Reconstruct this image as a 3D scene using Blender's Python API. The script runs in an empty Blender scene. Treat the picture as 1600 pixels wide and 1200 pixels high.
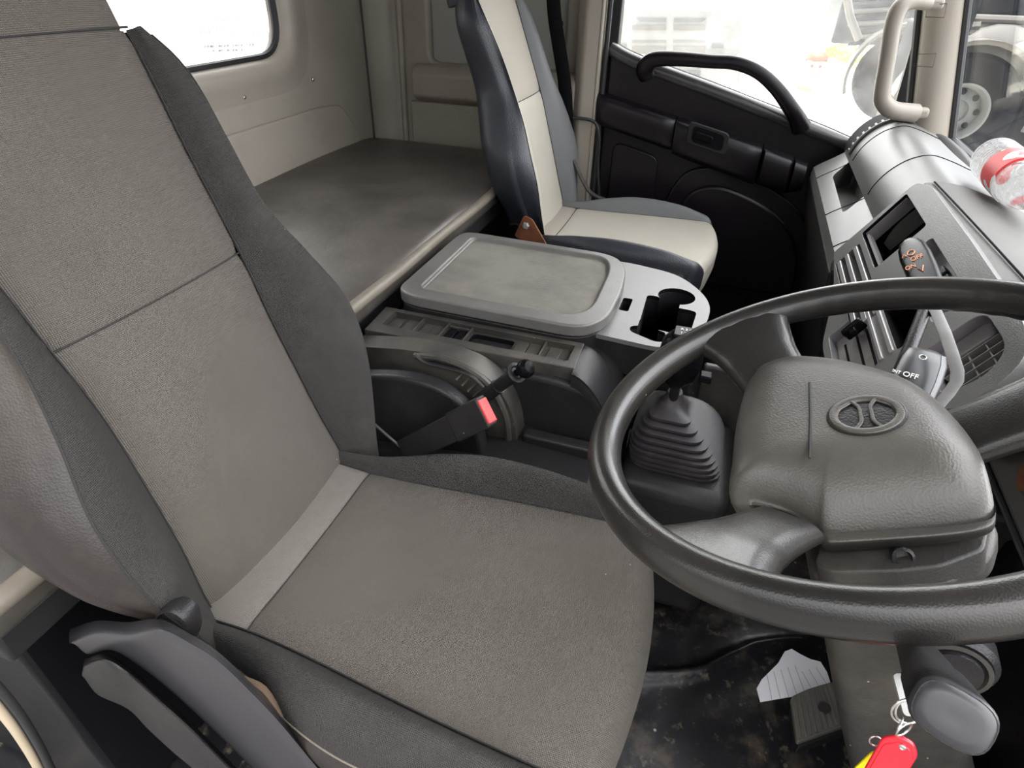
import bpy, bmesh, math, random
from mathutils import Vector, Matrix
random.seed(4)
SC = bpy.context.scene
COL = SC.collection
R = math.radians

# ------------------------------------------------------------------ camera
CAM = Vector((0, 0, 1.24))
FPX = 950.0
_yaw, _pit, _rol = R(18.19), R(34.75), R(1.36)
_d = Vector((-math.sin(_yaw)*math.cos(_pit), math.cos(_yaw)*math.cos(_pit), -math.sin(_pit)))
_r = Vector((math.cos(_yaw), math.sin(_yaw), 0))
_u = _r.cross(_d)
_r, _u = math.cos(_rol)*_r+math.sin(_rol)*_u, -math.sin(_rol)*_r+math.cos(_rol)*_u
cd = bpy.data.cameras.new('camera')
cd.sensor_width = 36; cd.lens = 36*FPX/1600; cd.clip_start = 0.02; cd.clip_end = 400
cam = bpy.data.objects.new('camera', cd); COL.objects.link(cam)
cam.matrix_world = Matrix(((_r.x, _u.x, -_d.x, CAM.x), (_r.y, _u.y, -_d.y, CAM.y), (_r.z, _u.z, -_d.z, CAM.z), (0, 0, 0, 1)))
SC.camera = cam

# ------------------------------------------------------------------ sky, sun, exposure
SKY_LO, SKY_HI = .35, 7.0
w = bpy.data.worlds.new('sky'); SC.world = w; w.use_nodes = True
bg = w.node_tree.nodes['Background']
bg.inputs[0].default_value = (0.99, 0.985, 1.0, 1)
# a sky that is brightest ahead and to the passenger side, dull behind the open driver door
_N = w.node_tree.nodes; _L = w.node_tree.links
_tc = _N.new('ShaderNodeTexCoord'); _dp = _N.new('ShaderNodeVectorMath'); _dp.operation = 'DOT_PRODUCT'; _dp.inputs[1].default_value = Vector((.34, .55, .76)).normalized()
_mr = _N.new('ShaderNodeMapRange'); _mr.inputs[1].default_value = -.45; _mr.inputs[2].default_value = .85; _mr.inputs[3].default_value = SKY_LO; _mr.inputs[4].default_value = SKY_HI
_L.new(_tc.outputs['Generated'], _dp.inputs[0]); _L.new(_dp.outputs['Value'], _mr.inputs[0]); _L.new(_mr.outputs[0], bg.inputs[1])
sd = bpy.data.lights.new('sun', 'SUN'); sd.energy = 11; sd.angle = R(3); sd.color = (1, .97, .9)
sun = bpy.data.objects.new('sun', sd); COL.objects.link(sun)
sun.rotation_euler = Vector((-.12, -.03, 1)).to_track_quat('Z', 'Y').to_euler()
SC.view_settings.view_transform = 'Standard'; SC.view_settings.look = 'None'
SC.view_settings.gamma = 1; SC.view_settings.use_curve_mapping = False
SC.view_settings.exposure = 0.5
SC.cycles.use_denoising = True
SC.cycles.max_bounces = 10; SC.cycles.diffuse_bounces = 6; SC.cycles.sample_clamp_indirect = 6

# ------------------------------------------------------------------ measuring helpers
def ray(x, y): return (x-800)/FPX*_r-(y-600)/FPX*_u+_d
def at(x, y, X=None, Y=None, Z=None):
    v = ray(x, y)
    k = (X-CAM.x)/v.x if X is not None else (Y-CAM.y)/v.y if Y is not None else (Z-CAM.z)/v.z
    return CAM+v*k

# ------------------------------------------------------------------ materials
def mat(name, col, rough=.5, metal=0., spec=.5, bump=None, dirt=None, weave=None, coat=0., spots=None, trans=0.):
    m = bpy.data.materials.new(name); m.use_nodes = True
    nt = m.node_tree; N = nt.nodes; L = nt.links; b = N['Principled BSDF']
    b.inputs['Roughness'].default_value = rough; b.inputs['Metallic'].default_value = metal
    b.inputs['Specular IOR Level'].default_value = spec; b.inputs['Coat Weight'].default_value = coat
    b.inputs['Coat Roughness'].default_value = .16
    b.inputs['Transmission Weight'].default_value = trans
    tc = N.new('ShaderNodeTexCoord')
    c = N.new('ShaderNodeRGB'); c.outputs[0].default_value = (*col, 1); out = c.outputs[0]
    def mix(fac, a, bcol):
        x = N.new('ShaderNodeMix'); x.data_type = 'RGBA'
        L.new(fac, x.inputs[0]); L.new(a, x.inputs[6])
        if isinstance(bcol, tuple): x.inputs[7].default_value = (*bcol, 1)
        else: L.new(bcol, x.inputs[7])
        return x.outputs[2]
    def noise(sc, det=4, ro=.6):
        n = N.new('ShaderNodeTexNoise'); n.inputs['Scale'].default_value = sc; n.inputs['Detail'].default_value = det
        n.inputs['Roughness'].default_value = ro; L.new(tc.outputs['Object'], n.inputs['Vector']); return n.outputs['Fac']
    def ramp(f, lo, hi, v=1.):
        n = N.new('ShaderNodeMapRange'); n.inputs[1].default_value = lo; n.inputs[2].default_value = hi
        n.inputs[4].default_value = v; L.new(f, n.inputs[0]); return n.outputs[0]
    h = None; hs = 0
    if weave:
        p, ws, cc = weave
        sx = N.new('ShaderNodeSeparateXYZ'); L.new(tc.outputs['UV'], sx.inputs[0])
        def mth(op, a, bb):
            n = N.new('ShaderNodeMath'); n.operation = op
            for i, q in enumerate((a, bb)):
                if q is None: continue
                if isinstance(q, (int, float)): n.inputs[i].default_value = q
                else: L.new(q, n.inputs[i])
            return n.outputs[0]
        a1 = mth('SINE', mth('MULTIPLY', mth('ADD', sx.outputs[0], sx.outputs[1]), 2*math.pi/p/1.2), None)
        a2 = mth('SINE', mth('MULTIPLY', mth('SUBTRACT', sx.outputs[0], sx.outputs[1]), 2*math.pi/p/1.2), None)
        h = mth('MULTIPLY', a1, a2); hs = ws
        out = mix(ramp(h, -1, 1), out, cc)
    if dirt:
        for dc, sc, lo, hi, v in dirt: out = mix(ramp(noise(sc, 6, .65), lo, hi, v), out, dc)
    if spots:
        for scol, sc, thr in spots:
            vn = N.new('ShaderNodeTexVoronoi'); vn.inputs['Scale'].default_value = sc; L.new(tc.outputs['Object'], vn.inputs['Vector'])
            vn.inputs['Randomness'].default_value = 1
            wn = N.new('ShaderNodeMath'); wn.operation = 'LESS_THAN'; L.new(vn.outputs['Distance'], wn.inputs[0]); wn.inputs[1].default_value = thr
            out = mix(wn.outputs[0], out, scol)
    L.new(out, b.inputs['Base Color'])
    if bump:
        kind, sc, st = bump
        if kind == 'grain':
            n = N.new('ShaderNodeTexVoronoi'); n.inputs['Scale'].default_value = sc; L.new(tc.outputs['Object'], n.inputs['Vector']); hb = n.outputs['Distance']
        else: hb = noise(sc, 5, .6)
        if h is None: h, hs = hb, st
        else:
            q = N.new('ShaderNodeMath'); q.operation = 'MULTIPLY_ADD'; L.new(hb, q.inputs[0]); q.inputs[1].default_value = st; L.new(h, q.inputs[2]); h = q.outputs[0]
    if h is not None:
        bp = N.new('ShaderNodeBump'); bp.inputs['Strength'].default_value = min(1, hs); bp.inputs['Distance'].default_value = .0012
        L.new(h, bp.inputs['Height']); L.new(bp.outputs[0], b.inputs['Normal'])
    return m

def glassmat(name, tint=(.97, .98, .97), dust=.0, dustcol=(.6, .6, .56), scale=6., refl=.9):
    m = bpy.data.materials.new(name); m.use_nodes = True; nt = m.node_tree; N = nt.nodes; L = nt.links
    N.remove(N['Principled BSDF']); o = N['Material Output']
    t = N.new('ShaderNodeBsdfTransparent'); t.inputs[0].default_value = (*tint, 1)
    g = N.new('ShaderNodeBsdfGlossy'); g.inputs['Roughness'].default_value = .02
    lw = N.new('ShaderNodeLayerWeight'); lw.inputs[0].default_value = .5
    pw = N.new('ShaderNodeMath'); pw.operation = 'POWER'; L.new(lw.outputs['Facing'], pw.inputs[0]); pw.inputs[1].default_value = 5
    f = N.new('ShaderNodeMath'); f.operation = 'MULTIPLY_ADD'; L.new(pw.outputs[0], f.inputs[0]); f.inputs[1].default_value = refl; f.inputs[2].default_value = .04*refl
    a = N.new('ShaderNodeMixShader'); L.new(f.outputs[0], a.inputs[0]); L.new(t.outputs[0], a.inputs[1]); L.new(g.outputs[0], a.inputs[2])
    d = N.new('ShaderNodeBsdfDiffuse'); d.inputs[0].default_value = (*dustcol, 1)
    tr = N.new('ShaderNodeBsdfTranslucent'); tr.inputs[0].default_value = (*dustcol, 1)
    ad = N.new('ShaderNodeMixShader'); L.new(d.outputs[0], ad.inputs[1]); L.new(tr.outputs[0], ad.inputs[2])
    n = N.new('ShaderNodeTexNoise'); n.inputs['Scale'].default_value = scale; n.inputs['Detail'].default_value = 9; n.inputs['Roughness'].default_value = .75
    tc = N.new('ShaderNodeTexCoord'); L.new(tc.outputs['Object'], n.inputs['Vector'])
    mr = N.new('ShaderNodeMapRange'); mr.inputs[1].default_value = .35; mr.inputs[2].default_value = .8; mr.inputs[3].default_value = dust*.35; mr.inputs[4].default_value = dust*1.6
    L.new(n.outputs['Fac'], mr.inputs[0])
    e = N.new('ShaderNodeMixShader'); L.new(mr.outputs[0], e.inputs[0]); L.new(a.outputs[0], e.inputs[1]); L.new(ad.outputs[0], e.inputs[2])
    L.new(e.outputs[0], o.inputs[0]); return m

M = {}
M['fab_mid'] = mat('woven_grey_fabric', (.20, .178, .155), .8, weave=(.0034, 1., (.105, .094, .082)), spec=.25,
                   dirt=[((.12, .108, .088), 5, .45, .75, .5), ((.2, .185, .155), 2.2, .5, .8, .5)], spots=[((.5, .48, .42), 14, .018)])
M['fab_strip'] = mat('woven_pale_fabric', (.25, .228, .205), .75, weave=(.0034, .75, (.16, .145, .13)), spec=.3, dirt=[((.16, .145, .12), 9, .5, .8, .5)])
M['fab_dark'] = mat('woven_charcoal_fabric', (.078, .073, .069), .8, weave=(.0034, 1., (.033, .031, .030)), spec=.3,
                    dirt=[((.13, .12, .10), 6, .5, .8, .4)], spots=[((.45, .42, .36), 11, .016)])
M['leather'] = mat('worn_black_leatherette', (.026, .022, .020), .42, bump=('grain', 420, .3), spec=.38, dirt=[((.11, .092, .072), 3.2, .48, .8, .6)])
M['fab_light'] = mat('pale_grey_upholstery', (.36, .335, .285), .55, bump=('grain', 700, .2), spec=.35, dirt=[((.29, .265, .215), 5, .5, .85, .5)])
M['fab_light2'] = mat('pale_grey_upholstery_upper', (.31, .28, .24), .6, bump=('grain', 700, .2), spec=.3, dirt=[((.25, .225, .185), 5, .5, .85, .5)])
M['fab_slate'] = mat('slate_upholstery', (.12, .124, .125), .5, bump=('grain', 600, .25), spec=.4)
M['leather_blue'] = mat('dark_slate_leatherette', (.022, .024, .031), .42, bump=('grain', 300, .4), spec=.5)
M['seam'] = mat('seam_thread', (.018, .017, .017), .8)
M['plast'] = mat('black_grained_plastic', (.017, .016, .017), .38, bump=('grain', 420, .25), spec=.28, dirt=[((.05, .045, .038), 5, .48, .8, .5)], spots=[((.3, .27, .22), 18, .022)])
M['plast_dusty'] = mat('dusty_black_plastic', (.030, .028, .026), .45, bump=('grain', 400, .2), spec=.4, dirt=[((.10, .088, .07), 7, .42, .72, .7)], spots=[((.35, .32, .27), 30, .03)])
M['plast_dark'] = mat('door_black_plastic', (.006, .0045, .006), .33, bump=('grain', 500, .2), spec=.3)
M['plast_grey'] = mat('grey_moulded_plastic', (.135, .133, .128), .36, bump=('grain', 520, .2), spec=.5, dirt=[((.14, .13, .115), 6, .5, .8, .4)])
M['plast_lid'] = mat('mid_grey_lid_plastic', (.125, .12, .112), .34, bump=('grain', 480, .25), spec=.5, dirt=[((.06, .055, .05), 5, .45, .75, .6)])
M['mat_lid'] = mat('ribbed_dusty_rubber', (.24, .225, .19), .7, weave=(.0034, .7, (.14, .13, .11)), dirt=[((.075, .07, .06), 6, .42, .7, .7), ((.25, .22, .17), 9, .58, .8, .5)])
M['silver'] = mat('satin_silver_trim', (.36, .345, .35), .3, metal=.35, spec=.5, dirt=[((.2, .18, .16), 9, .5, .8, .5)])
M['bezel'] = mat('mauve_grey_plastic', (.19, .175, .185), .34, spec=.5, dirt=[((.12, .105, .1), 10, .5, .8, .4)])
M['dashtop'] = mat('light_grey_dash_plastic', (.105, .102, .094), .6, bump=('grain', 500, .25), spec=.25, dirt=[((.16, .15, .13), 5, .5, .8, .4)])
M['wheel'] = mat('black_leather_grain_rim', (.014, .013, .012), .32, bump=('grain', 700, .16), spec=.35, coat=.35, dirt=[((.05, .044, .036), 5, .45, .75, .5)], spots=[((.4, .33, .27), 25, .02)])
M['pad'] = mat('worn_grey_pad', (.058, .053, .046), .38, bump=('grain', 520, .18), spec=.5, dirt=[((.10, .092, .08), 8, .42, .75, .7)], spots=[((.3, .12, .08), 13, .02)])
M['beige'] = mat('beige_trim_panel', (.31, .278, .235), .42, bump=('grain', 350, .2), spec=.4, dirt=[((.20, .17, .13), 3, .48, .8, .5)], spots=[((.06, .05, .04), 9, .016)])
M['beige_lt'] = mat('beige_pillar_trim', (.25, .225, .19), .45, bump=('grain', 400, .15), spec=.4, dirt=[((.26, .21, .15), 7, .5, .8, .5)])
M['greyrecess'] = mat('grey_recess_panel', (.30, .30, .27), .5, spec=.4)
M['rubber'] = mat('black_rubber', (.014, .014, .015), .5, spec=.4)
M['boot'] = mat('charcoal_rubber_boot', (.026, .023, .025), .45, spec=.4, dirt=[((.1, .09, .08), 12, .5, .8, .5)])
M['vinylbed'] = mat('dark_vinyl_mattress', (.048, .043, .038), .38, bump=('noise', 60, .6), spec=.5, dirt=[((.13, .115, .10), 3.5, .40, .70, .8), ((.16, .14, .11), 16, .62, .8, .4)], spots=[((.5, .48, .42), 9, .014)])
M['piping'] = mat('worn_tan_piping', (.16, .14, .11), .5, dirt=[((.12, .1, .08), 14, .45, .7, .8)])
M['floormat'] = mat('black_vinyl_floor', (.010, .010, .012), .3, bump=('noise', 18, 1.), spec=.5, dirt=[((.075, .06, .045), 9, .52, .64, .75), ((.24, .2, .15), 34, .58, .7, .45)], spots=[((.35, .31, .24), 14, .04)])
M['black'] = mat('black_void_plastic', (.004, .004, .005), .7, spec=.08)
M['steel'] = mat('scratched_steel', (.55, .53, .5), .32, metal=.9)
M['rust'] = mat('rusty_steel', (.22, .08, .035), .6, metal=.3, dirt=[((.1, .035, .02), 30, .4, .7, .8)])
M['red'] = mat('red_plastic', (.8, .012, .03), .3, coat=.4)
M['redbtn'] = mat('red_button', (.65, .06, .06), .4)
M['yellow'] = mat('yellow_plastic', (.85, .7, .0), .3)
M['paper'] = mat('white_paper', (.92, .92, .97), .7)
M['ink'] = mat('grey_ruled_line', (.2, .2, .25), .7)
M['white'] = mat('white_print', (.75, .74, .7), .5)
M['orange'] = mat('orange_print', (.75, .22, .06), .5)
M['gloss'] = mat('gloss_black_plastic', (.005, .005, .006), .26, spec=.06)
M['strap'] = mat('flat_grey_metal', (.27, .265, .26), .45, metal=.2, dirt=[((.17, .16, .15), 20, .4, .7, .6)])
M['cap'] = mat('grey_stalk_cap', (.035, .034, .038), .36, spec=.45)
M['tan'] = mat('tan_door_seal', (.42, .35, .25), .45)
M['foam'] = mat('brown_cover_lining', (.13, .085, .055), .8)
M['tyre'] = mat('tyre_rubber', (.006, .006, .008), .9, spec=.05, dirt=[((.018, .018, .017), 4, .42, .7, .7)])
M['chassis'] = mat('dark_blue_black_paint', (.004, .006, .011), .5, spec=.1, dirt=[((.04, .037, .03), 3, .56, .7, .6)])
M['rim'] = mat('white_wheel_rim', (.11, .115, .11), .5)
M['fender'] = mat('grey_mudguard', (.085, .08, .072), .5)
M['whitepaint'] = mat('white_truck_paint', (.8, .8, .79), .4)
M['palegrille'] = mat('pale_grille', (.07, .075, .08), .6)
M['paleletter'] = mat('pale_lettering', (.15, .15, .16), .7)
M['vinyl_black'] = mat('black_vinyl_cover', (.005, .005, .006), .3, bump=('noise', 9, 1.), spec=.22)
M['sill'] = mat('shiny_sill_plastic', (.035, .033, .035), .25, spec=.7, bump=('grain', 500, .1))
M['pedal'] = mat('worn_pedal_rubber', (.095, .09, .08), .6, dirt=[((.16, .14, .11), 20, .45, .7, .6)])
M['greytruck'] = mat('pale_grey_truck_front', (.16, .165, .17), .6, dirt=[((.22, .22, .22), 8, .4, .7, .6)])
M['strap_dull'] = mat('dull_grey_strap', (.17, .165, .16), .5, dirt=[((.1, .095, .09), 30, .4, .7, .6)])
M['smooth'] = mat('smooth_black_plastic', (.009, .009, .010), .3, spec=.25)
M['headliner'] = mat('grey_headliner', (.11, .105, .10), .9, spec=.1)
M['ground'] = mat('pale_concrete_yard', (.62, .6, .54), .9, dirt=[((.5, .47, .4), .6, .4, .7, .6)])
M['bounce_cut'] = mat('dark_bounce_cut', (.05, .048, .045), .9, dirt=[((.08, .075, .07), 2, .4, .7, .6)])  # dark tone for the added ground that dulls bounce light
M['grass'] = mat('yellow_green_grass', (.17, .2, .04), .9, dirt=[((.3, .3, .1), 5, .4, .7, .7)])
M['skin'] = mat('skin', (.62, .45, .35), .5)
M['hair'] = mat('red_brown_hair', (.16, .055, .03), .6)
M['shirt'] = mat('white_shirt', (.8, .78, .75), .8)
M['orangecloth'] = mat('orange_cloth', (.6, .22, .06), .8)
M['petplastic'] = glassmat('clear_bottle_plastic', (.86, .87, .87), .45, (.6, .6, .6), 70)
M['winglass'] = glassmat('side_window_glass', (.97, .98, .97), .11, (.8, .8, .8), 9)
M['wsglass'] = glassmat('dusty_windscreen_glass', (.93, .94, .95), .012, (.5, .55, .6), 7, refl=.35)

# ------------------------------------------------------------------ builders
def org(o):
    v = Vector((0, 0, 0))
    while o: v += o.location; o = o.parent
    return v
def thing(name, label, cat, loc=(0, 0, 0), group=None):
    o = bpy.data.objects.new(name, None); COL.objects.link(o); o.location = loc; o.empty_display_size = .05
    o['label'] = label; o['category'] = cat
    if group: o['group'] = group
    return o
def tag(o, label, cat, group=None):
    o['label'] = label; o['category'] = cat
    if group: o['group'] = group
    return o
def struct(o): o['kind'] = 'structure'; return o
def build(name, V, F, m, parent=None, smooth=40, uv=None, bevel=0, seg=3, sub=0, loc=None):
    """verts in world space; a top-level mesh gets its origin at loc"""
    base = org(parent) if parent else Vector(loc or (0, 0, 0))
    me = bpy.data.meshes.new(name)
    me.from_pydata([tuple(Vector(v)-base) for v in V], [], F)
    bm = bmesh.new(); bm.from_mesh(me)
    bmesh.ops.recalc_face_normals(bm, faces=bm.faces); bm.to_mesh(me); bm.free()
    if uv:
        l = me.uv_layers.new(name='UVMap')
        for lp in me.loops: l.data[lp.index].uv = uv[lp.vertex_index]
    for p in me.polygons: p.use_smooth = bool(smooth)
    if smooth and smooth < 180: me.set_sharp_from_angle(angle=R(smooth))
    for q in (m if isinstance(m, (list, tuple)) else [m]): me.materials.append(M[q] if isinstance(q, str) else q)
    o = bpy.data.objects.new(name, me); COL.objects.link(o)
    if parent: o.parent = parent
    else: o.location = base
    if bevel:
        b = o.modifiers.new('b', 'BEVEL'); b.width = bevel; b.segments = seg; b.limit_method = 'ANGLE'; b.angle_limit = R(35); b.harden_normals = False
    if sub:
        s = o.modifiers.new('s', 'SUBSURF'); s.levels = sub; s.render_levels = sub
    return o
def bake(o):
    """apply the modifiers into the mesh"""
    dg = bpy.context.evaluated_depsgraph_get(); dg.update()
    me = bpy.data.meshes.new_from_object(o.evaluated_get(dg), depsgraph=dg)
    o.modifiers.clear(); o.data = me; return o
def cut(o, cutters, bevel=0, seg=2):
    for c in cutters:
        b = o.modifiers.new('c', 'BOOLEAN'); b.operation = 'DIFFERENCE'; b.object = c; b.solver = 'EXACT'; b.material_mode = 'TRANSFER'
    bake(o)
    for c in cutters: bpy.data.objects.remove(c)
    for p in o.data.polygons: p.use_smooth = True
    o.data.set_sharp_from_angle(angle=R(35))
    if bevel:
        b = o.modifiers.new('b', 'BEVEL'); b.width = bevel; b.segments = seg; b.limit_method = 'ANGLE'; b.angle_limit = R(40)
    return o
class Fr:
    """a frame: origin, two in-plane axes and a normal"""
    def __init__(s, O, U, V): s.O = Vector(O); s.U = Vector(U).normalized(); s.V = Vector(V).normalized(); s.N = s.U.cross(s.V).normalized()
    def p(s, a, b, c=0): return s.O+a*s.U+b*s.V+c*s.N
XY = Fr((0, 0, 0), (1, 0, 0), (0, 1, 0))
def XZ(y=0): return Fr((0, y, 0), (1, 0, 0), (0, 0, 1))          # normal -Y
def YZ(x=0): return Fr((x, 0, 0), (0, 1, 0), (0, 0, 1))          # normal +X
def rpoly(pts, r=0, n=5):
    """round the corners of a polygon"""
    if not r: return [tuple(p) for p in pts]
    out = []; k = len(pts)
    for i in range(k):
        p = Vector(pts[i][:2]); a = Vector(pts[i-1][:2]); b = Vector(pts[(i+1) % k][:2])
        rr = r[i] if isinstance(r, (list, tuple)) else r
        if rr <= 0: out.append(tuple(p)); continue
        d1 = min(rr, (a-p).length*.48); d2 = min(rr, (b-p).length*.48)
        s = p+(a-p).normalized()*d1; e = p+(b-p).normalized()*d2
        for j in range(n+1):
            t = j/n; out.append(tuple(s*(1-t)**2+p*2*t*(1-t)+e*t*t))
    return out
def rrect(x0, y0, x1, y1, r, n=5): return rpoly([(x0, y0), (x1, y0), (x1, y1), (x0, y1)], r, n)
def plate(name, fr, pts, n0, n1, m, parent=None, bevel=0, seg=3, r=0, **k):
    pts = rpoly(pts, r); q = len(pts)
    V = [fr.p(a, b, n0) for a, b in pts]+[fr.p(a, b, n1) for a, b in pts]
    F = [list(range(q))[::-1], list(range(q, 2*q))]+[[i, (i+1) % q, q+(i+1) % q, q+i] for i in range(q)]
    return build(name, V, F, m, parent, bevel=bevel, seg=seg, **k)
def box(name, lo, hi, m, parent=None, bevel=.004, seg=3, **k):
    x0, y0, z0 = lo; x1, y1, z1 = hi
    return plate(name, XY, [(x0, y0), (x1, y0), (x1, y1), (x0, y1)], z0, z1, m, parent, bevel, seg, **k)
def obox(name, c, size, ax, m, parent=None, bevel=.002, up=(0, 0, 1), seg=3, **k):
    """box about c with its length along ax"""
    ax = Vector(ax).normalized(); s = Vector(up).cross(ax).normalized(); u = ax.cross(s)
    f = Fr(c, ax, s); l, wd, h = size
    return plate(name, f, [(-l/2, -wd/2), (l/2, -wd/2), (l/2, wd/2), (-l/2, wd/2)], -h/2, h/2, m, parent, bevel, seg, **k)
def crom(P, n=8, closed=False):
    P = [Vector(p) for p in P]; k = len(P); out = []
    for i in range(k if closed else k-1):
        g = (lambda j: P[j % k]) if closed else (lambda j: P[max(0, min(k-1, j))])
        a, b, c, d = g(i-1), g(i), g(i+1), g(i+2)
        for j in range(n):
            t = j/n
            out.append(.5*((2*b)+(c-a)*t+(2*a-5*b+4*c-d)*t*t+(3*b-a-3*c+d)*t**3))
    if not closed: out.append(P[-1].copy())
    return out
def tube(name, P, r, m, parent=None, seg=12, closed=False, flat=1., up=None, smoothn=0, cap=True, **k):
    if smoothn: P = crom(P, smoothn, closed)
    P = [Vector(p) for p in P]; n = len(P)
    rs = r if isinstance(r, (list, tuple)) else [r]*n
    if len(rs) != n: rs = [rs[min(len(rs)-1, int(i/(n-1)*(len(rs)-1)))]*(1-((i/(n-1)*(len(rs)-1)) % 1))+rs[min(len(rs)-1, int(i/(n-1)*(len(rs)-1))+1)]*((i/(n-1)*(len(rs)-1)) % 1) for i in range(n)]
    T = []
    for i in range(n):
        a = P[(i-1) % n] if (closed or i > 0) else P[i]; b = P[(i+1) % n] if (closed or i < n-1) else P[i]
        T.append((b-a).normalized())
    u = Vector(up) if up else (Vector((0, 0, 1)) if abs(T[0].z) < .9 else Vector((1, 0, 0)))
    V = []; F = []
    for i in range(n):
        if up: u = Vector(up)
        s = T[i].cross(u).normalized(); u = s.cross(T[i]).normalized()
        for j in range(seg):
            a = 2*math.pi*j/seg; V.append(P[i]+rs[i]*(math.cos(a)*s+math.sin(a)*u*flat))
    for i in range(n if closed else n-1):
        for j in range(seg):
            F.append([i*seg+j, i*seg+(j+1) % seg, ((i+1) % n)*seg+(j+1) % seg, ((i+1) % n)*seg+j])
    if cap and not closed: F += [list(range(seg)), list(range((n-1)*seg, n*seg))]
    return build(name, V, F, m, parent, **k)
def lathe(name, O, ax, prof, m, parent=None, seg=32, sx=1, smooth=35, caps=True, **k):
    """prof: (radius, distance along ax)"""
    ax = Vector(ax).normalized(); s = ax.cross(Vector((0, 0, 1)) if abs(ax.z) < .9 else Vector((1, 0, 0))).normalized(); t = ax.cross(s)
    V = []; F = []; n = len(prof)
    for rr, h in prof:
        for j in range(seg):
            a = 2*math.pi*j/seg; V.append(Vector(O)+ax*h+max(rr, 1e-5)*(math.cos(a)*s*sx+math.sin(a)*t))
    for i in range(n-1):
        for j in range(seg): F.append([i*seg+j, i*seg+(j+1) % seg, (i+1)*seg+(j+1) % seg, (i+1)*seg+j])
    if caps: F += [list(range(seg)), list(range((n-1)*seg, n*seg))]
    return build(name, V, F, m, parent, smooth=smooth, **k)
def grid(name, G, m, parent=None, closed_u=False, caps=False, UV=None, **k):
    nu = len(G[0]); nv = len(G); V = [p for row in G for p in row]; F = []
    for i in range(nv-1):
        for j in range(nu if closed_u else nu-1):
            F.append([i*nu+j, i*nu+(j+1) % nu, (i+1)*nu+(j+1) % nu, (i+1)*nu+j])
    if caps: F += [list(range(nu)), list(range((nv-1)*nu, nv*nu))]
    uv = [q for row in UV for q in row] if UV else None
    return build(name, V, F, m, parent, uv=uv, **k)
def dome(name, fr, outline, rings, m, parent=None, **k):
    """outline in the frame; rings: (scale about centre, height)"""
    c = Vector((sum(p[0] for p in outline)/len(outline), sum(p[1] for p in outline)/len(outline)))
    V = []; F = []; n = len(outline)
    for s, h in rings:
        for p in outline:
            q = c+(Vector(p)-c)*s; V.append(fr.p(q.x, q.y, h))
    for i in range(len(rings)-1):
        for j in range(n): F.append([i*n+j, i*n+(j+1) % n, (i+1)*n+(j+1) % n, (i+1)*n+j])
    F += [list(range(n)), list(range((len(rings)-1)*n, len(rings)*n))]
    return build(name, V, F, m, parent, **k)
def text(name, s, O, U, V_, size, m, parent, depth=.0003, vs=1.):
    U = Vector(U).normalized(); N_ = U.cross(Vector(V_)).normalized(); V_ = N_.cross(U)
    c = bpy.data.curves.new(name, 'FONT'); c.body = s; c.size = size; c.extrude = depth; c.align_x = 'CENTER'; c.align_y = 'CENTER'
    c.materials.append(M[m]); o = bpy.data.objects.new(name, c); COL.objects.link(o); o.parent = parent
    O = Vector(O)-org(parent)
    dg = bpy.context.evaluated_depsgraph_get(); dg.update()
    me = bpy.data.meshes.new_from_object(o.evaluated_get(dg), depsgraph=dg)
    bpy.data.objects.remove(o); bpy.data.curves.remove(c)
    V_ = V_*vs
    me.transform(Matrix(((U.x, V_.x, N_.x, O.x), (U.y, V_.y, N_.y, O.y), (U.z, V_.z, N_.z, O.z), (0, 0, 0, 1))))
    if not me.materials: me.materials.append(M[m])
    o = bpy.data.objects.new(name, me); COL.objects.link(o); o.parent = parent
    return o
def lerp(T, x):
    """smooth table lookup"""
    if x <= T[0][0]: return T[0][1]
    if x >= T[-1][0]: return T[-1][1]
    for i in range(len(T)-1):
        if x <= T[i+1][0]:
            x0, y0 = T[i]; x1, y1 = T[i+1]; t = (x-x0)/(x1-x0)
            m0 = (y1-T[i-1][1])/(x1-T[i-1][0])*(x1-x0) if i > 0 else (y1-y0)
            m1 = (T[i+2][1]-y0)/(T[i+2][0]-x0)*(x1-x0) if i+2 < len(T) else (y1-y0)
            return (2*t**3-3*t*t+1)*y0+(t**3-2*t*t+t)*m0+(-2*t**3+3*t*t)*y1+(t**3-t*t)*m1

#==================================================================== THE CAB SHELL
XR = -1.38; YL = 2.40; YD = .14; ZR = 1.78
# floor
G = []; UVg = []
nx, ny = 210, 240
CR = [Vector(at(x, y, Z=.012)) for x, y in ((960, 1052), (1010, 1050), (1060, 1049), (1100, 1044), (1140, 1024), (1180, 1008), (1215, 1003), (1260, 1000))]
def crd(x, y):
    best = 9
    for a, b in zip(CR, CR[1:]):
        dx, dy = b.x-a.x, b.y-a.y; t = max(0, min(1, ((x-a.x)*dx+(y-a.y)*dy)/(dx*dx+dy*dy)))
        best = min(best, math.hypot(x-a.x-t*dx, y-a.y-t*dy))
    return best
for j in range(ny+1):
    row = []
    for i in range(nx+1):
        x = -1.4+2.1*i/nx; y = -.02+2.47*j/ny
        z = .004*math.sin(9*x+5*y)+.003*math.sin(23*y-11*x)
        ridge = math.exp(-(crd(x, y)/.010)**2)*.016+.006*math.exp(-(crd(x, y)/.04)**2) if -.1 < x < .5 and .6 < y < 1.1 else 0
        row.append((x, y, z+ridge))
    G.append(row)
struct(grid('floor', G, 'floormat', smooth=180))
# back wall with the rear window opening
wb = plate('wall_back', YZ(XR), [(YD-.05, -.05), (YL+.1, -.05), (YL+.1, ZR), (YD-.05, ZR)], -.05, 0, 'beige')
c1 = plate('c', YZ(XR), rrect(.72, .985, 1.83, 1.55, .11, 8), -.2, .2, 'beige')
cut(wb, [c1], bevel=.02, seg=4); struct(wb)
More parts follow.
